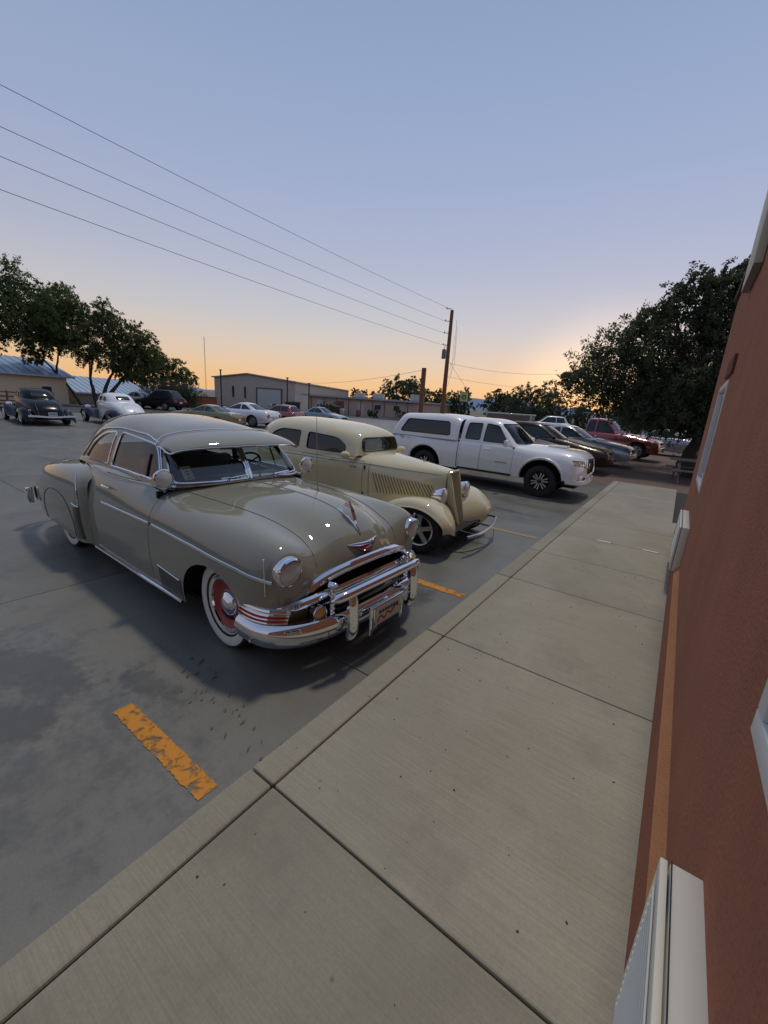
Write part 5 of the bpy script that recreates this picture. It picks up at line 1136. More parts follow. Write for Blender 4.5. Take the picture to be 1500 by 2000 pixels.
def panel(g, P, Q, t0, t1, z0, z1, off, th=.08):
    a, b = P.lerp(Q, t0), P.lerp(Q, t1); d = (Q-P).normalized(); nn = Vector((d.y, -d.x, 0))
    if nn.dot(-a) < 0: nn = -nn
    V = [Vector((p.x, p.y, z))+nn*o for o in (off, off+th) for p, z in ((a, z0), (b, z0), (b, z1), (a, z1))]
    return g.add(V, [(0, 1, 2, 3), (7, 6, 5, 4), (0, 4, 5, 1), (1, 5, 6, 2), (2, 6, 7, 3), (3, 7, 4, 0)])
dr = panel(G(), A, B, .54, .83, 0, 2.75, .0).obj('roll_up_door', mat('door_white', (.60, .60, .60), .6), wh, sm=False)
for k in range(7): panel(G(), A, B, .54, .83, .36*(k+1), .36*(k+1)+.02, .08, .01).obj('door_rib', mat('rib_grey', (.4, .4, .4), .6), dr, sm=False)
g = G(); panel(g, A, B, .525, .54, 0, 2.85, .0, .12); panel(g, A, B, .83, .845, 0, 2.85, .0, .12); panel(g, A, B, .525, .845, 2.75, 2.9, .0, .12); g.obj('door_frame', mat('frame_brown', (.12, .09, .07), .7), dr, sm=False)
for t in (.235, .385):
    w = panel(G(), A, B, t-.012, t+.012, 1.3, 2.9, 0, .05).obj('window', mat('frame_brown', (.12, .09, .07), .7), wh, sm=False); panel(G(), A, B, t-.008, t+.008, 1.36, 2.84, .05, .01).obj('pane', DIMG, w, sm=False)
for t in (.2, .5): panel(G(), B, C, t, t+.02, 1.0, 2.6, 0, .05).obj('window', DIMG, wh, sm=False)
# long low building
lb = thing('low_building', 'long low tan building with flat grey roof and rooftop units', 'building')
A2, B2, C2 = pol(-45.8, 57), pol(-31.3, 60), pol(-24.8, 76); hh = 2.18; D2 = A2+(C2-B2)
g = G(); quadwall(g, A2, B2, 0, hh); quadwall(g, B2, C2, 0, hh); quadwall(g, C2, D2, 0, hh); quadwall(g, D2, A2, 0, hh); g.obj('wall', mat('pink_tan_wall', (.56, .43, .35), .8), lb, sm=False)
g = G(); oo = (A2-D2).normalized()*.7; nn = (B2-A2).normalized()*.5; V = [A2+oo-nn, B2+oo+nn, C2+nn-oo*.5, D2-nn-oo*.5]; V = [Vector((v.x, v.y, hh)) for v in V]; g.add(V+[v+Vector((0, 0, .22)) for v in V], [(0, 1, 2, 3), (7, 6, 5, 4), (0, 4, 5, 1), (1, 5, 6, 2), (2, 6, 7, 3), (3, 7, 4, 0)]); g.obj('roof', mat('roof_pale', (.42, .43, .46), .6), lb, sm=False)
for t in (.10, .28, .46): panel(G(), A2, B2, t-.03, t+.03, .0, 1.75, 0, .05).obj('door', mat('door_red_brown', (.22, .09, .07), .7) if t == .28 else mat('door_white', (.60, .60, .60), .6), lb, sm=False)
for t in (.62, .80):
    w = panel(G(), A2, B2, t-.035, t+.035, .9, 1.65, 0, .05).obj('window', WHITE, lb, sm=False); panel(G(), A2, B2, t-.03, t+.03, .95, 1.6, .05, .01).obj('pane', DIMG, w, sm=False)
for k in range(9):
    p = A2.lerp(B2, .05+k*.11)+oo*.9; G().tube([(p.x, p.y, 0), (p.x, p.y, hh)], .06, 6).obj('post', mat('frame_brown', (.12, .09, .07), .7), lb)
for t, s in ((.34, .9), (.52, 1.0), (.90, 1.3)):
    p = A2.lerp(B2, t)-oo*4; G().box((p.x, p.y, hh+.22+.35*s), (1.5*s, 1.3*s, .7*s), rz=R(30), bev=.05).obj('rooftop_unit', mat('unit_grey', (.45, .45, .46), .6), lb)
# house with blue roof and the lower garage behind
def house(name, label, c, rz, L_, W_, eh, rh, wallm, roofm, wins):
    h = thing(name, label, 'house', c, rz); a, b = L_/2, W_/2
    g = G(); g.add([(-a, -b, 0), (a, -b, 0), (a, b, 0), (-a, b, 0), (-a, -b, eh), (a, -b, eh), (a, b, eh), (-a, b, eh), (-a, 0, rh), (a, 0, rh)], [(0, 1, 5, 4), (1, 2, 6, 9, 5), (2, 3, 7, 6), (3, 0, 4, 8, 7)]); g.obj('wall', wallm, h, sm=False)
    g = G(); o = .45; sl = (rh-eh)/b
    for s in (-1, 1):
        V = [(-a-o, s*(b+o), eh-sl*o), (a+o, s*(b+o), eh-sl*o), (a+o, 0, rh), (-a-o, 0, rh)]; g.add(V+[(x, y, z+.12) for x, y, z in V], [(0, 1, 2, 3), (7, 6, 5, 4), (0, 4, 5, 1), (1, 5, 6, 2), (2, 6, 7, 3), (3, 7, 4, 0)])
    rf = g.obj('roof', roofm, h, sm=False); g = G()
    for s in (-1, 1):
        for k in range(int(L_/.6)+2): x = -a-.4+k*.6; g.tube([(x, s*(b+o), eh-sl*o+.13), (x, 0, rh+.13)], .025, 4)
    g.obj('roof_seams', mat('roof_seam', (.26, .32, .40), .5, .3), rf)
    for x, z0, z1, w in wins:
        f = G().box((x, -b-.02, (z0+z1)/2), (w, .08, z1-z0)).obj('window', WHITE, h, sm=False); G().box((x, -b-.065, (z0+z1)/2), (w-.12, .02, z1-z0-.12)).obj('pane', DIMG, f, sm=False)
    return h
BLUER = mat('blue_metal_roof', (.36, .46, .58), .45, .4)
c = pol(-77.3, 47); h = house('cottage', 'cream cottage with blue metal roof behind the black coupe', (c.x, c.y, 0), R(102), 5.6, 7, 2.3, 3.5, mat('cream_wall', (.66, .56, .40), .8), BLUER, ())
hv = [(-2.6, .55, 1.45, .9), (1.2, .75, 1.45, .8)]
for x, z0, z1, w in hv:
    f = G().box((x, -3.52, (z0+z1)/2), (w, .08, z1-z0)).obj('window', WHITE, h, sm=False); G().box((x, -3.565, (z0+z1)/2), (w-.12, .02, z1-z0-.12)).obj('pane', DIMG, f, sm=False)
c = pol(-70.0, 52); house('cottage_garage', 'low garage with blue-grey metal roof right of the cream cottage', (c.x, c.y, 0), R(110), 7.5, 5, 1.15, 2.35, mat('grey_wall', (.32, .29, .26), .8), BLUER, ())
# orange wall, fences
w = thing('boundary_wall', 'low orange painted wall left of the warehouse', 'wall'); A3, B3 = pol(-62.5, 54), pol(-57.3, 56)
panel(G(), A3, B3, 0, 1, 0, 1.15, 0, .25).obj('wall', mat('orange_wall', (.33, .10, .05), .85, noise=.2, nscale=2), w, sm=False); panel(G(), A3, B3, -.01, 1.01, 1.15, 1.25, -.05, .35).obj('coping', mat('coping_brown', (.16, .07, .045), .85), w, sm=False)
w = thing('rail_fence', 'reddish wooden rail fence before the cottage at the left edge', 'fence'); A4, B4 = pol(-80, 40), pol(-73.5, 40.5)
for k in range(8):
    p = A4.lerp(B4, k/7); G().box((p.x, p.y, .5), (.1, .1, 1.0)).obj('post', mat('fence_red', (.20, .07, .05), .85), w, sm=False)
for z in (.3, .6, .9):
    G().tube([(A4.x, A4.y, z), (B4.x, B4.y, z)], .05, 5).obj('rail', mat('fence_red', (.20, .07, .05), .85), w)
w = thing('white_fence', 'pale white fence far behind the red pickup', 'fence'); A5, B5 = pol(-14.0, 52), pol(4, 50)
for k in range(14):
    panel(G(), A5, B5, k/14+.003, (k+1)/14-.003, .15, 1.5, 0, .04).obj('panel', mat('fence_white', (.48, .48, .52), .7), w, sm=False)
# cargo trailer beyond the pickup
t = thing('cargo_trailer', 'brown and white box trailer above the pickup windscreen', 'trailer', pol(-19.0, 33), R(8))
G().box((0, 0, 1.0), (3.2, 2.0, 1.3), bev=.06).obj('box_body', mat('trailer_brown', (.16, .12, .10), .6), t); G().box((0, 0, 1.68), (3.3, 2.08, .10), bev=.03).obj('roof', mat('trailer_trim', (.55, .53, .5), .6), t)
for x in (-1.58, 1.58): G().box((x, -1.0, 1.0), (.10, .06, 1.3)).obj('corner_trim', mat('trailer_trim', (.55, .53, .5), .6), t, sm=False)
for x in (-.4, .4):
    for s in (-1, 1): wheel(t, (x, s*.95, .32), s, .32, .18, .2, 'far')
# far hills
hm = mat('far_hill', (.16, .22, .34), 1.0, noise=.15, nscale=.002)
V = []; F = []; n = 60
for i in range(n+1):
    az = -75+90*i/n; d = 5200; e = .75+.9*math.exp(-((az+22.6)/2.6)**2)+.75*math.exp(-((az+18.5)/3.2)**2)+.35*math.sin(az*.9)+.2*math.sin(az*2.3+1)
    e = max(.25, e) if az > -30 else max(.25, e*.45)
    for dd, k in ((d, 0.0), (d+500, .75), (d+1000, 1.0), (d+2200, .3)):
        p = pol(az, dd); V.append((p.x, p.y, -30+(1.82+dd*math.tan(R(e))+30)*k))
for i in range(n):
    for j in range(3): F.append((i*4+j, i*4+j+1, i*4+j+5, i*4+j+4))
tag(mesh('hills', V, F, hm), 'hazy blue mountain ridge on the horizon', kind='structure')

# ================================================================ poles and wires
WOOD = mat('pole_wood', (.24, .10, .055), .85, noise=.3, nscale=3, stretch=(8, 8, .6))
def pole(label, p, h, r0, r1, lean=(0, 0)):
    t = thing('utility_pole', label, 'pole', p); G().tube([(lean[0]*k/8, lean[1]*k/8, h*k/8-.1) for k in range(9)], [r0+(r1-r0)*k/8 for k in range(9)], 10).obj('post', WOOD, t); return t
PD = 41.0; pp = pol(-27.9, PD); ptop = H(11.9, PD); lx = .35
t = pole('tall wooden utility pole with transformer behind the white pickup', pp, ptop, .23, .15)
AZW = [(603.5, 165), (627.5, 247), (650.8, 305), (674, 370)]
def rayz(px, py, X=None, dist=None):
    d = fwd*803.1+rgt*(px-750)-upv*(py-1000); k = (X/d.x) if X is not None else dist/math.hypot(d.x, d.y); return Vector((0, 0, CAMZ))+d*k
side = Vector((-math.cos(R(-27.9)), math.sin(R(-27.9)), 0))
wm = mat('wire_dark', (.20, .20, .22), .6)
for k, (py, ly) in enumerate(AZW):
    z = rayz(880-k*4, py, dist=PD).z; a = pp+side*(.5 if k else .15); a.z = z
    ins = G().tube([(0, 0, z), (side.x*.55, side.y*.55, z+.02)], .03, 6).lathe([(.0, 0), (.05, .01), (.05, .12), (.03, .16), (0, .16)], 8, Matrix.Translation((side.x*.5, side.y*.5, z-.02))).obj('insulator_arm', mat('insulator_grey', (.25, .25, .26), .5), t)
    e = rayz(0, ly, X=-18.2); end = e+(e-a)*.85; end.z = e.z+.25*(1.2)
    P = []
    L_ = (e-a).length
    for i in range(41):
        s = i/40*1.85; q = a+(e-a)*s; sag = .55*((s-.9)**2-.81)*.5+.55*.0; base = a.z+(e.z-a.z)*s; q.z = base+(.6*(s*(s-1))); P.append(q)
    tag(G().tube(P, .010, 5).obj('power_line', wm), ['topmost', 'second', 'third', 'lowest'][k]+' of the four power lines crossing the sky to the tall pole', 'power line', 'power lines to the tall pole')
tz = rayz(868, 690, dist=PD).z
G().lathe([(.0, 0), (.17, .02), (.19, .1), (.19, .75), (.15, .85), (.0, .88)], 14, Matrix.Translation((side.x*.38, side.y*.38, tz-.5))).tube([(side.x*.38, side.y*.38, tz+.35), (side.x*.3, side.y*.3, tz+.75)], .03, 6).obj('transformer', mat('transformer_grey', (.20, .20, .21), .5, .3), t)
for i, (zt, dx) in enumerate(((9.6, .5), (8.2, .42), (9.0, .6))): G().tube([(-side.x*dx, -side.y*dx, zt), (-side.x*(dx+.1), -side.y*(dx+.1), zt-3.2), (-side.x*.25, -side.y*.25, zt-4.4)], .012, 4).obj('drop_wire', wm, t)
p2 = pol(-30.8, 36); t2 = pole('short thick wooden post left of the tall pole', p2, H(5.0, 36), .21, .19)
def wire(label, a, b, sag, r=.012):
    P = [Vector(a).lerp(Vector(b), i/24)-Vector((0, 0, sag*4*(i/24)*(1-i/24))) for i in range(25)]; return tag(G().tube(P, r, 5).obj('wire', wm), label, 'wire', 'thin service wires')
wire('service wire from tall pole toward the big tree on the right', pp+Vector((0, 0, rayz(866, 708, dist=PD).z)), rayz(1140, 727, dist=48), .55)
wire('lower service wire from tall pole running right', pp+Vector((0, 0, rayz(866, 735, dist=PD).z)), rayz(1140, 762, dist=60), .4)
wire('sagging wire from the short post running left to the warehouse', p2+Vector((0, 0, H(5.0, 36)-.25)), rayz(600, 748, dist=62), .35, .014)
wire('guy wire slanting from the tall pole to the sign', pp+Vector((0, 0, rayz(868, 700, dist=PD).z)), rayz(915, 765, dist=48), .05)
for px, top, d, lab in ((433, 2.7, 56, 'thin dark post at the left corner of the warehouse'), (561, 2.4, 55, 'thin dark post before the warehouse door'), (603, 1.9, 54, 'thin dark post at the left end of the low building')):
    q = rayz(px, 790, dist=d); o = thing('lamp_post', lab, 'post', (q.x, q.y, 0)); G().tube([(0, 0, 0), (0, 0, H(top, d))], .08, 6).obj('shaft', mat('post_dark', (.05, .04, .035), .7), o); G().box((0, 0, H(top, d)), (.3, .2, .1)).obj('cap', mat('post_dark', (.05, .04, .035), .7), o, sm=False)
q = rayz(402, 740, dist=110); o = thing('radio_mast', 'very thin tall radio mast standing on the horizon', 'mast', (q.x, q.y, 0))
hz = H(6.3, 110)
for k in range(3):
    a = k*2.094; G().tube([(math.cos(a)*.12, math.sin(a)*.12, 0), (math.cos(a)*.05, math.sin(a)*.05, hz)], .03, 4).obj('leg', mat('mast_grey', (.25, .25, .27), .6), o)
g = G()
for k in range(30): z = hz*k/30; g.tube([(.1, 0, z), (-.06, .09, z+hz/60), (-.06, -.09, z+hz/30)], .015, 3)
g.obj('lattice', mat('mast_grey', (.25, .25, .27), .6), o)
# roadside sign
sp = pol(-25.25, 44); sg = thing('roadside_sign', 'square yellow and green sign on two teal posts beyond the pickup', 'sign', sp, R(25.25)); zc = H(1.5, 44)
for x in (-.32, .32): G().tube([(x, 0, 0), (x, 0, zc-.3)], .05, 6).obj('post', mat('teal_post', (.03, .12, .11), .6), sg)
G().box((0, 0, zc), (.86, .16, .95), bev=.03).obj('cabinet', mat('teal_post', (.03, .12, .11), .6), sg)
fc = G().box((0, -.085, zc), (.76, .02, .85)).obj('face', mat('sign_yellow', (.70, .62, .18), .5), sg, sm=False)
G().lathe([(0, 0), (.24, 0), (.24, .02), (0, .02)], 20, Matrix.Translation((0, -.10, zc)) @ Matrix.Rotation(math.pi/2, 4, 'X')).obj('emblem', mat('sign_green', (.03, .16, .05), .5), fc)
G().lathe([(0, 0), (.10, 0), (.10, .012), (0, .012)], 16, Matrix.Translation((.03, -.122, zc-.03)) @ Matrix.Rotation(math.pi/2, 4, 'X')).obj('emblem_centre', mat('sign_yellow', (.70, .62, .18), .5), fc)
# picnic table under the tree
pt = thing('picnic_table', 'weathered wooden picnic table under the big tree', 'picnic table', (.75, 17.1, -.1), R(8)); PW = mat('grey_wood', (.24, .21, .18), .85, noise=.25, nscale=4)
for k in range(5): G().box((0, -.32+k*.16, .76), (1.9, .14, .04)).obj('table_plank', PW, pt, sm=False)
for s in (-1, 1):
    for k in range(2): G().box((0, s*(.62+k*.15), .45), (1.9, .13, .04)).obj('bench_plank', PW, pt, sm=False)
for x in (-.7, .7):
    for s in (-1, 1): G().box((x, s*.42, .37), (.05, .10, .86), rx=s*R(32)).obj('leg', PW, pt, sm=False)
    G().box((x, 0, .40), (.05, 1.5, .09)).obj('crossbar', PW, pt, sm=False)
# ================================================================ trees
BARK = mat('bark', (.055, .042, .033), .95, noise=.35, nscale=6, bump=.8, bscale=14, stretch=(4, 4, 1))
def leafm(n, c):
    fresh = n not in MATS; m = mat(n, c, .75, noise=.4, nscale=1.3); nt = m.node_tree; b = nt.nodes['Principled BSDF']; b.inputs['Specular IOR Level'].default_value = .25
    if fresh:      # leaves let some light through
        t = nt.nodes.new('ShaderNodeBsdfTranslucent'); t.inputs[0].default_value = (c[0]*1.3, c[1]*1.3, c[2], 1); x = nt.nodes.new('ShaderNodeMixShader'); x.inputs[0].default_value = .4
        o = nt.nodes['Material Output']; nt.links.new(b.outputs[0], x.inputs[1]); nt.links.new(t.outputs[0], x.inputs[2]); nt.links.new(x.outputs[0], o.inputs[0])
    return m
LEAF = leafm('leaf_green', (.085, .12, .05)); LEAFD = leafm('leaf_dark', (.085, .105, .065)); LEAFO = leafm('leaf_olive', (.10, .125, .055))
def leaves(name, blobs, n, size, m, parent, seed, shell=.55, gaps=.35, aspect=.45):
    """leaf faces gathered in sprays inside ellipsoids (cx,cy,cz,rx,ry,rz)"""
    r = np.random.default_rng(seed); B = np.array(blobs, float); vol = (B[:, 3]*B[:, 4]*B[:, 5])**.67; pick = r.choice(len(B), size=max(8, n//34), p=vol/vol.sum())
    u = r.normal(size=(len(pick), 3)); u /= np.linalg.norm(u, axis=1)[:, None]; rad = (r.random(len(pick))**(1-shell))[:, None]; C = B[pick, :3]+u*rad*B[pick, 3:6]*(1+.14*r.normal(size=(len(pick), 1)))
    keep = r.random(len(C)) > gaps*(np.sin(C[:, 0]*2.1+seed)*np.sin(C[:, 1]*1.9+1)*np.sin(C[:, 2]*2.4+2) > .12); C = C[keep]
    per = n//len(C); sc = np.minimum(B[pick[keep], 3], B[pick[keep], 5])
    # every spray is a drooping twig with leaves strewn along it
    out = u[keep]+r.normal(size=(len(C), 3))*.55; out[:, 2] -= .35; out /= np.linalg.norm(out, axis=1)[:, None]; ln = sc*(.35+.5*r.random(len(C)))
    tt = r.random((len(C), per, 1))**.8; P = C[:, None, :]+out[:, None, :]*tt*ln[:, None, None]+np.array([0, 0, -1])*(tt**2)*(ln*.25)[:, None, None]+r.normal(size=(len(C), per, 3))*(sc*.10)[:, None, None]*(1.15-tt*.6); P = P.reshape(-1, 3); k = len(P)
    a = r.normal(size=(k, 3)); a[:, 2] -= .5; a /= np.linalg.norm(a, axis=1)[:, None]; b = np.cross(a, r.normal(size=(k, 3))); b /= np.linalg.norm(b, axis=1)[:, None]; s = size*(.6+.8*r.random((k, 1)))
    V = np.stack([P-a*s, P+b*s*aspect, P+a*s, P-b*s*aspect], axis=1).reshape(-1, 3)
    me = bpy.data.meshes.new(name); me.vertices.add(4*k); me.vertices.foreach_set('co', V.ravel()); me.loops.add(4*k); me.loops.foreach_set('vertex_index', np.arange(4*k)); me.polygons.add(k); me.polygons.foreach_set('loop_start', np.arange(0, 4*k, 4)); me.polygons.foreach_set('loop_total', np.full(k, 4)); me.update(); me.validate()
    o = link(name, me, m, parent); o['kind'] = 'stuff'; return o
def tree(label, p, forks, blobs, n, size, m, seed, r0, group=None, name='tree', shell=.55, gaps=.35):
    """forks: list of trunk polylines [(x,y,z)...]; limbs go from fork tops to every blob"""
    t = thing(name, label, 'tree' if name != 'shrub' else 'shrub', p, 0, group); rr = random.Random(seed)
    for fk in forks:
        P = spl(fk, 12) if len(fk) > 2 else np.array([np.array(fk[0])*(1-q)+np.array(fk[1])*q for q in np.linspace(0, 1, 8)])
        P = P+np.array([[rr.uniform(-.03, .03), rr.uniform(-.03, .03), 0] for _ in P]); k = len(P)
        G().tube(P, [r0*(1.25 if i == 0 else 1)*(1-.6*i/(k-1)) for i in range(k)], 10).obj('trunk', BARK, t)
    for b in blobs:
        fk = min(forks, key=lambda f: (f[-1][0]-b[0])**2+(f[-1][1]-b[1])**2); s = Vector(fk[-1]); e = Vector(b[:3])+Vector((0, 0, b[5]*.45)); mid = s.lerp(e, .5)+Vector((rr.uniform(-.2, .2), rr.uniform(-.2, .2), rr.uniform(-.1, .25)))*(e-s).length*.25
        P = spl([tuple(Vector(fk[-1])-Vector((0, 0, .15))), tuple(mid), tuple(e)], 9); g = G().tube(P, [max(.012, r0*.42*(1-.88*i/8)) for i in range(9)], 7)
        for q in range(5):
            s2 = Vector(P[4+q % 4]); d = Vector((rr.gauss(0, 1), rr.gauss(0, 1), rr.gauss(.2, .7))).normalized(); g.tube([s2, s2+d*b[3]*.45+Vector((0, 0, .05)), s2+d*b[3]*.85], [r0*.12, r0*.08, .006], 5)
        g.obj('limb', BARK, t)
    leaves('crown', blobs, n, size, m, t, seed, shell, gaps); return t
def blobs_from(c, R_, n, seed, r=(.32, .5), flat=.75, zmin=None):
    rr = random.Random(seed); out = []
    for i in range(n):
        th = 2.399*i; h = -.85+1.75*((i+.5)/n); q = math.sqrt(max(.05, 1-min(1, abs(h))**2))*.72; s = rr.uniform(*r)
        out.append((c[0]+math.cos(th)*q*R_[0]+rr.uniform(-.1, .1)*R_[0], c[1]+math.sin(th)*q*R_[1], c[2]+h*R_[2]*.75, R_[0]*s, R_[1]*s, R_[2]*s*flat))
    return out
# the big tree at the right, two trunks
bl = [(-4.0, .1, 3.4, .95, 1.1, .9), (-3.3, 0, 4.5, .95, 1.1, .8), (-2.3, .2, 5.25, .9, 1.1, .75), (-3.1, .4, 3.3, 1.1, 1.3, .85), (-1.3, .3, 5.0, 1.0, 1.2, .9), (-2.0, .2, 4.0, 1.2, 1.4, .9), (-2.1, 0, 2.1, 1.0, 1.3, .7), (-1.1, .1, 3.2, 1.3, 1.5, 1.0), (-1.3, -.2, 1.75, 1.1, 1.3, .55), (-.5, .3, 6.15, .65, .8, .55), (.1, .3, 6.45, .6, .8, .5), (-.2, .4, 5.4, .8, 1.0, .7), (.6, .4, 5.6, .9, 1.0, .8), (1.1, .4, 6.4, .9, 1.1, .8), (.3, .3, 4.2, 1.3, 1.5, 1.0), (.4, .2, 2.8, 1.4, 1.5, 1.1), (-.1, 0, 1.75, 1.1, 1.3, .55), (1.6, .3, 3.4, 1.4, 1.6, 1.4), (1.6, .3, 5.0, 1.2, 1.3, 1.1), (2.6, .5, 4.2, 1.3, 1.5, 1.6), (.4, 3.5, 3.2, 1.6, 1.4, 1.5), (-1.8, 3.0, 2.8, 1.4, 1.3, 1.3), (-4.7, .1, 3.5, .45, .6, .4), (-1.75, .1, 5.75, .55, .7, .4), (.4, .2, 7.0, .6, .8, .45), (1.5, .3, 7.2, .8, .9, .5), (-.9, .3, 5.7, .5, .7, .45)]
bl = [(x, y, z+(.42 if z < 2.4 else 0), rx, ry, rz_) for x, y, z, rx, ry, rz_ in bl]+[(-1.45, .3, 6.45, .6, .8, .5), (-.85, .3, 6.75, .6, .8, .5), (-.2, .3, 6.6, .6, .8, .5), (-2.2, .2, 5.65, .55, .7, .5), (-.6, .3, 5.2, .8, .9, .7)]
tree('big dark leafy tree with two trunks at the right beside the stucco building', (.55, 18.6, -.1), [[(-.1, 0, 0), (-.22, .05, .9), (-.05, .1, 1.7)], [(.45, 5.2, 0), (.7, 4.6, 1.0), (.95, 3.6, 2.1)]], bl, 165000, .05, LEAFD, 11, .30, gaps=.40, shell=.35)
# trees at the left
def ltree(label, az, d, blobs_, n, size, m, seed, r0, trunks, grp='trees by the cottage'):
    p = pol(az, d, -.1); rx, ry = Vector((math.cos(R(az)), -math.sin(R(az)), 0)), Vector((math.sin(R(az)), math.cos(R(az)), 0))
    W = lambda u, v, z: (rx.x*u+ry.x*v, rx.y*u+ry.y*v, z)
    return tree(label, p, [[W(*q) for q in k] for k in trunks], [(*W(b[0], b[1], b[2]), b[3], b[3], b[4]) for b in blobs_], n, size, m, seed, r0, grp, gaps=.35)
ltree('tall leafy tree cut off by the left edge of the picture', -77.5, 43, [(-1.5, 0, 8.6, 2.0, 1.5), (.8, .5, 8.9, 1.7, 1.3), (2.4, 0, 7.4, 1.6, 1.3), (-.4, -.6, 6.8, 2.0, 1.4), (1.6, 0, 5.6, 1.7, 1.1), (-2.6, 0, 5.6, 2.0, 1.2), (-1.0, 0, 4.6, 1.8, .8), (-3.2, 0, 3.4, 1.5, .8), (3.3, 0, 6.0, 1.1, .9)], 52000, .085, LEAF, 21, .24, [[(-1.6, 0, 0), (-1.3, 0, 2), (-.6, 0, 4.2)]])
ltree('slender leafy tree between the left edge tree and the spreading tree', -72.4, 45, [(.4, 0, 8.3, 1.2, 1.1), (1.3, 0, 7.2, 1.3, .8), (-.6, 0, 7.0, 1.3, 1.0), (.2, 0, 5.6, 1.3, 1.0), (-.9, .3, 5.2, 1.2, .8), (-1.7, 0, 3.9, .9, .6)], 30000, .08, LEAF, 22, .13, [[(-.7, 0, 0), (-.6, 0, 1.8), (-.1, 0, 4.4)], [(1.0, .2, 0), (.2, .2, 1.6), (-1.2, .2, 3.6)]])
ltree('spreading many-limbed tree behind the white vintage coupe', -69.2, 43, [(.6, 0, 7.6, 1.0, .75), (1.1, 0, 6.7, 1.3, .8), (2.7, 0, 6.1, 1.2, .8), (3.6, 0, 5.2, 1.0, .8), (-.2, 0, 5.8, 1.3, .9), (1.5, .4, 5.2, 1.4, .8), (-.7, 0, 4.4, 1.2, .8), (2.6, 0, 4.2, 1.2, .7), (4.0, 0, 4.0, .8, .6), (.9, 0, 3.8, 1.2, .7), (1.9, 0, 2.9, 1.0, .5)], 40000, .075, LEAFO, 23, .21, [[(-.35, 0, 0), (-.5, 0, 1.0), (-.7, 0, 2.4)], [(.0, 0, 0), (.2, 0, 1.3), (.9, 0, 2.9)], [(.15, .1, 0), (.6, 0, 1.2), (1.9, 0, 2.8)]])
ltree('dark rounded tree behind the black sport utility vehicle', -64.2, 62, [(-1.8, 0, 4.8, 1.7, 1.2), (0, 0, 5.4, 1.7, 1.2), (1.6, 0, 4.6, 1.5, 1.2), (3.2, 0, 4.6, 1.2, 1.0), (-.6, 0, 3.4, 2.0, 1.0), (2.2, 0, 3.0, 1.6, .9), (4.3, 0, 3.4, 1.0, .8), (-2.6, 0, 3.2, 1.4, 1.0)], 22000, .11, LEAF, 24, .2, [[(0, 0, 0), (.1, 0, 1.5), (.2, 0, 2.6)]])
ltree('big grey-green shrub before the orange wall', -62.2, 52, [(-1.4, 0, 1.3, 1.5, 1.2), (.2, 0, 1.7, 1.6, 1.4), (1.6, 0, 1.3, 1.4, 1.2)], 14000, .08, leafm('leaf_grey', (.075, .085, .06)), 25, .1, [[(0, 0, 0), (0, 0, 1.0)]])
# tree line behind the low building and to the right
GT = 'trees along the horizon'
for lab, az, d, w, top, seed, n in (('rounded tree behind the low building, left of the short post', -33.2, 88, 5.4, 7.4, 31, 7000), ('small tree above the left part of the low building roof', -39.0, 95, 2.2, 4.6, 32, 2500), ('small tree just left of the rounded tree', -36.4, 92, 2.0, 4.4, 33, 2500), ('dark tree between the two wooden poles', -29.2, 84, 3.4, 5.2, 34, 4500), ('loose tree behind the yellow and green sign', -25.9, 70, 2.4, 4.6, 35, 3500),
        ('dark tree right of the mountain gap', -20.0, 58, 3.2, 4.5, 36, 6000), ('tall loose tree against the sunset, right of the mountain gap', -16.2, 50, 3.0, 4.9, 37, 6500), ('low tree against the brightest part of the sunset', -12.6, 47, 2.6, 3.3, 38, 2600), ('low dark tree behind the red pickup', -8.2, 46, 3.2, 3.1, 39, 3600), ('dark tree behind the big tree trunks', -2.5, 48, 4.2, 4.6, 40, 5000)):
    B_ = blobs_from((0, 0, top*.58), (w, w*.8, top*.52), 9, seed); tree(lab, pol(az, d, -.1), [[(0, 0, 0), (.1, 0, top*.2), (0, 0, top*.42)]], B_, n*3, .0012*d+.03, LEAFD, seed, .16, GT, gaps=.4)
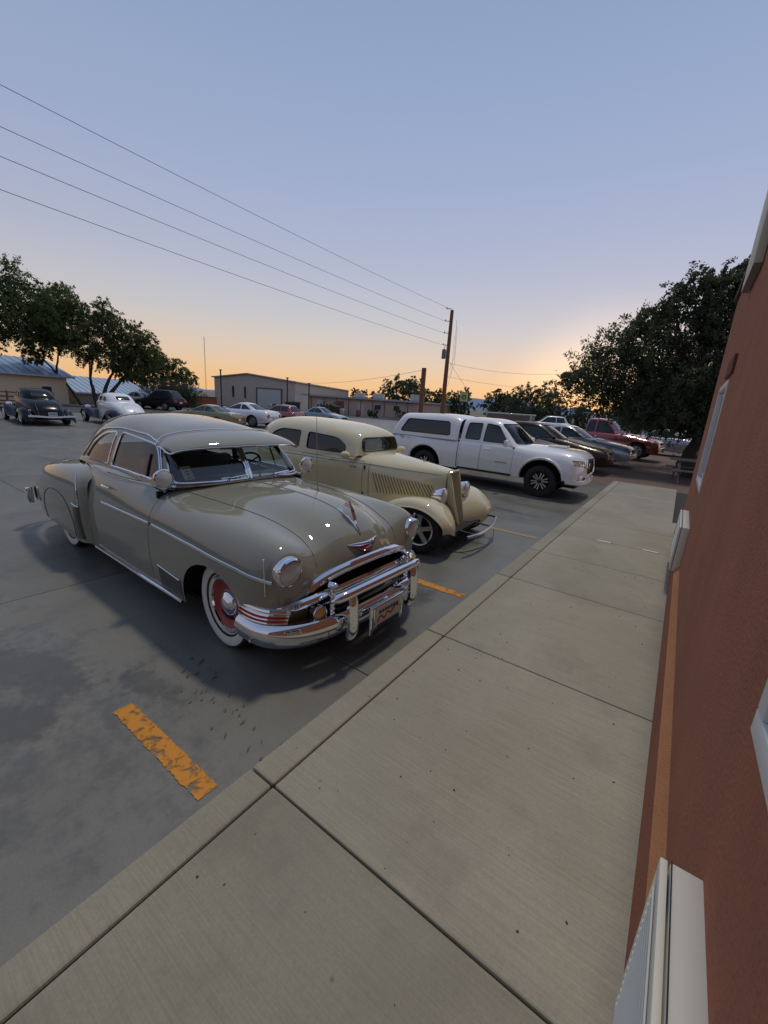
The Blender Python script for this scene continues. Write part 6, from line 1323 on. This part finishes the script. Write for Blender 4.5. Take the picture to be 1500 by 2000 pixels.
for lab, px, d, w, h, seed in (('dark bush at the left end of the low building', 636, 53, 1.0, 1.6, 51), ('small round bush before the low building', 729, 54, .7, 1.0, 52), ('dark bush at the right end of the low building', 790, 55, 1.0, 1.1, 53)):
    q = rayz(px, 800, dist=d); tree(lab, (q.x, q.y, -.1), [[(0, 0, 0), (0, 0, h*.4)]], blobs_from((0, 0, h*.55), (w, w, h*.5), 5, seed, (.5, .7)), 1600, .11, LEAFD, seed, .05, 'bushes before the low building', 'shrub')

# odds and ends before the far buildings
for lab, px, d, col, w, h in (('dark dumpster at the right of the warehouse door', 572, 56, (.04, .05, .05), 1.8, 1.2), ('brown dumpster before the low building', 655, 55, (.10, .07, .05), 1.6, 1.0)):
    q = rayz(px, 800, dist=d); o = thing('dumpster', lab, 'dumpster', (q.x, q.y, 0), R(40), 'dumpsters'); m_ = mat('dumpster_%d' % px, col, .7)
    G().add([(-w*.45, -.5, .1), (w*.45, -.5, .1), (w*.45, .5, .1), (-w*.45, .5, .1), (-w/2, -.6, h), (w/2, -.6, h), (w/2, .6, h*1.12), (-w/2, .6, h*1.12)], [(0, 3, 2, 1), (0, 1, 5, 4), (1, 2, 6, 5), (2, 3, 7, 6), (3, 0, 4, 7)]).obj('bin', m_, o, sm=False)
    for s_ in (-1, 1): G().box((s_*w*.25, 0, h*1.07), (w*.48, 1.22, .05), rx=R(6)).obj('lid', BLACK, o, sm=False)
for k, (px, d) in enumerate(((527, 57), (536, 57.5), (668, 54), (700, 54))):
    q = rayz(px, 800, dist=d); o = thing('barrel', ['pale barrel left of the warehouse door frame', 'dark barrel beside the warehouse door', 'pale barrel before the low building', 'rust coloured barrel before the low building'][k], 'barrel', (q.x, q.y, 0), 0, 'barrels before the far buildings'); m_ = mat('barrel_%d' % k, [(.4, .4, .38), (.06, .07, .09), (.45, .43, .4), (.25, .10, .05)][k], .6)
    G().lathe([(.28, 0), (.29, .02), (.29, .28), (.305, .30), (.29, .32), (.29, .58), (.305, .60), (.29, .62), (.29, .86), (.28, .88), (0, .88)], 16).obj('drum', m_, o); G().lathe([(.05, .88), (.05, .90), (0, .90)], 8, Matrix.Translation((.15, 0, 0))).obj('bung', BLACK, o)
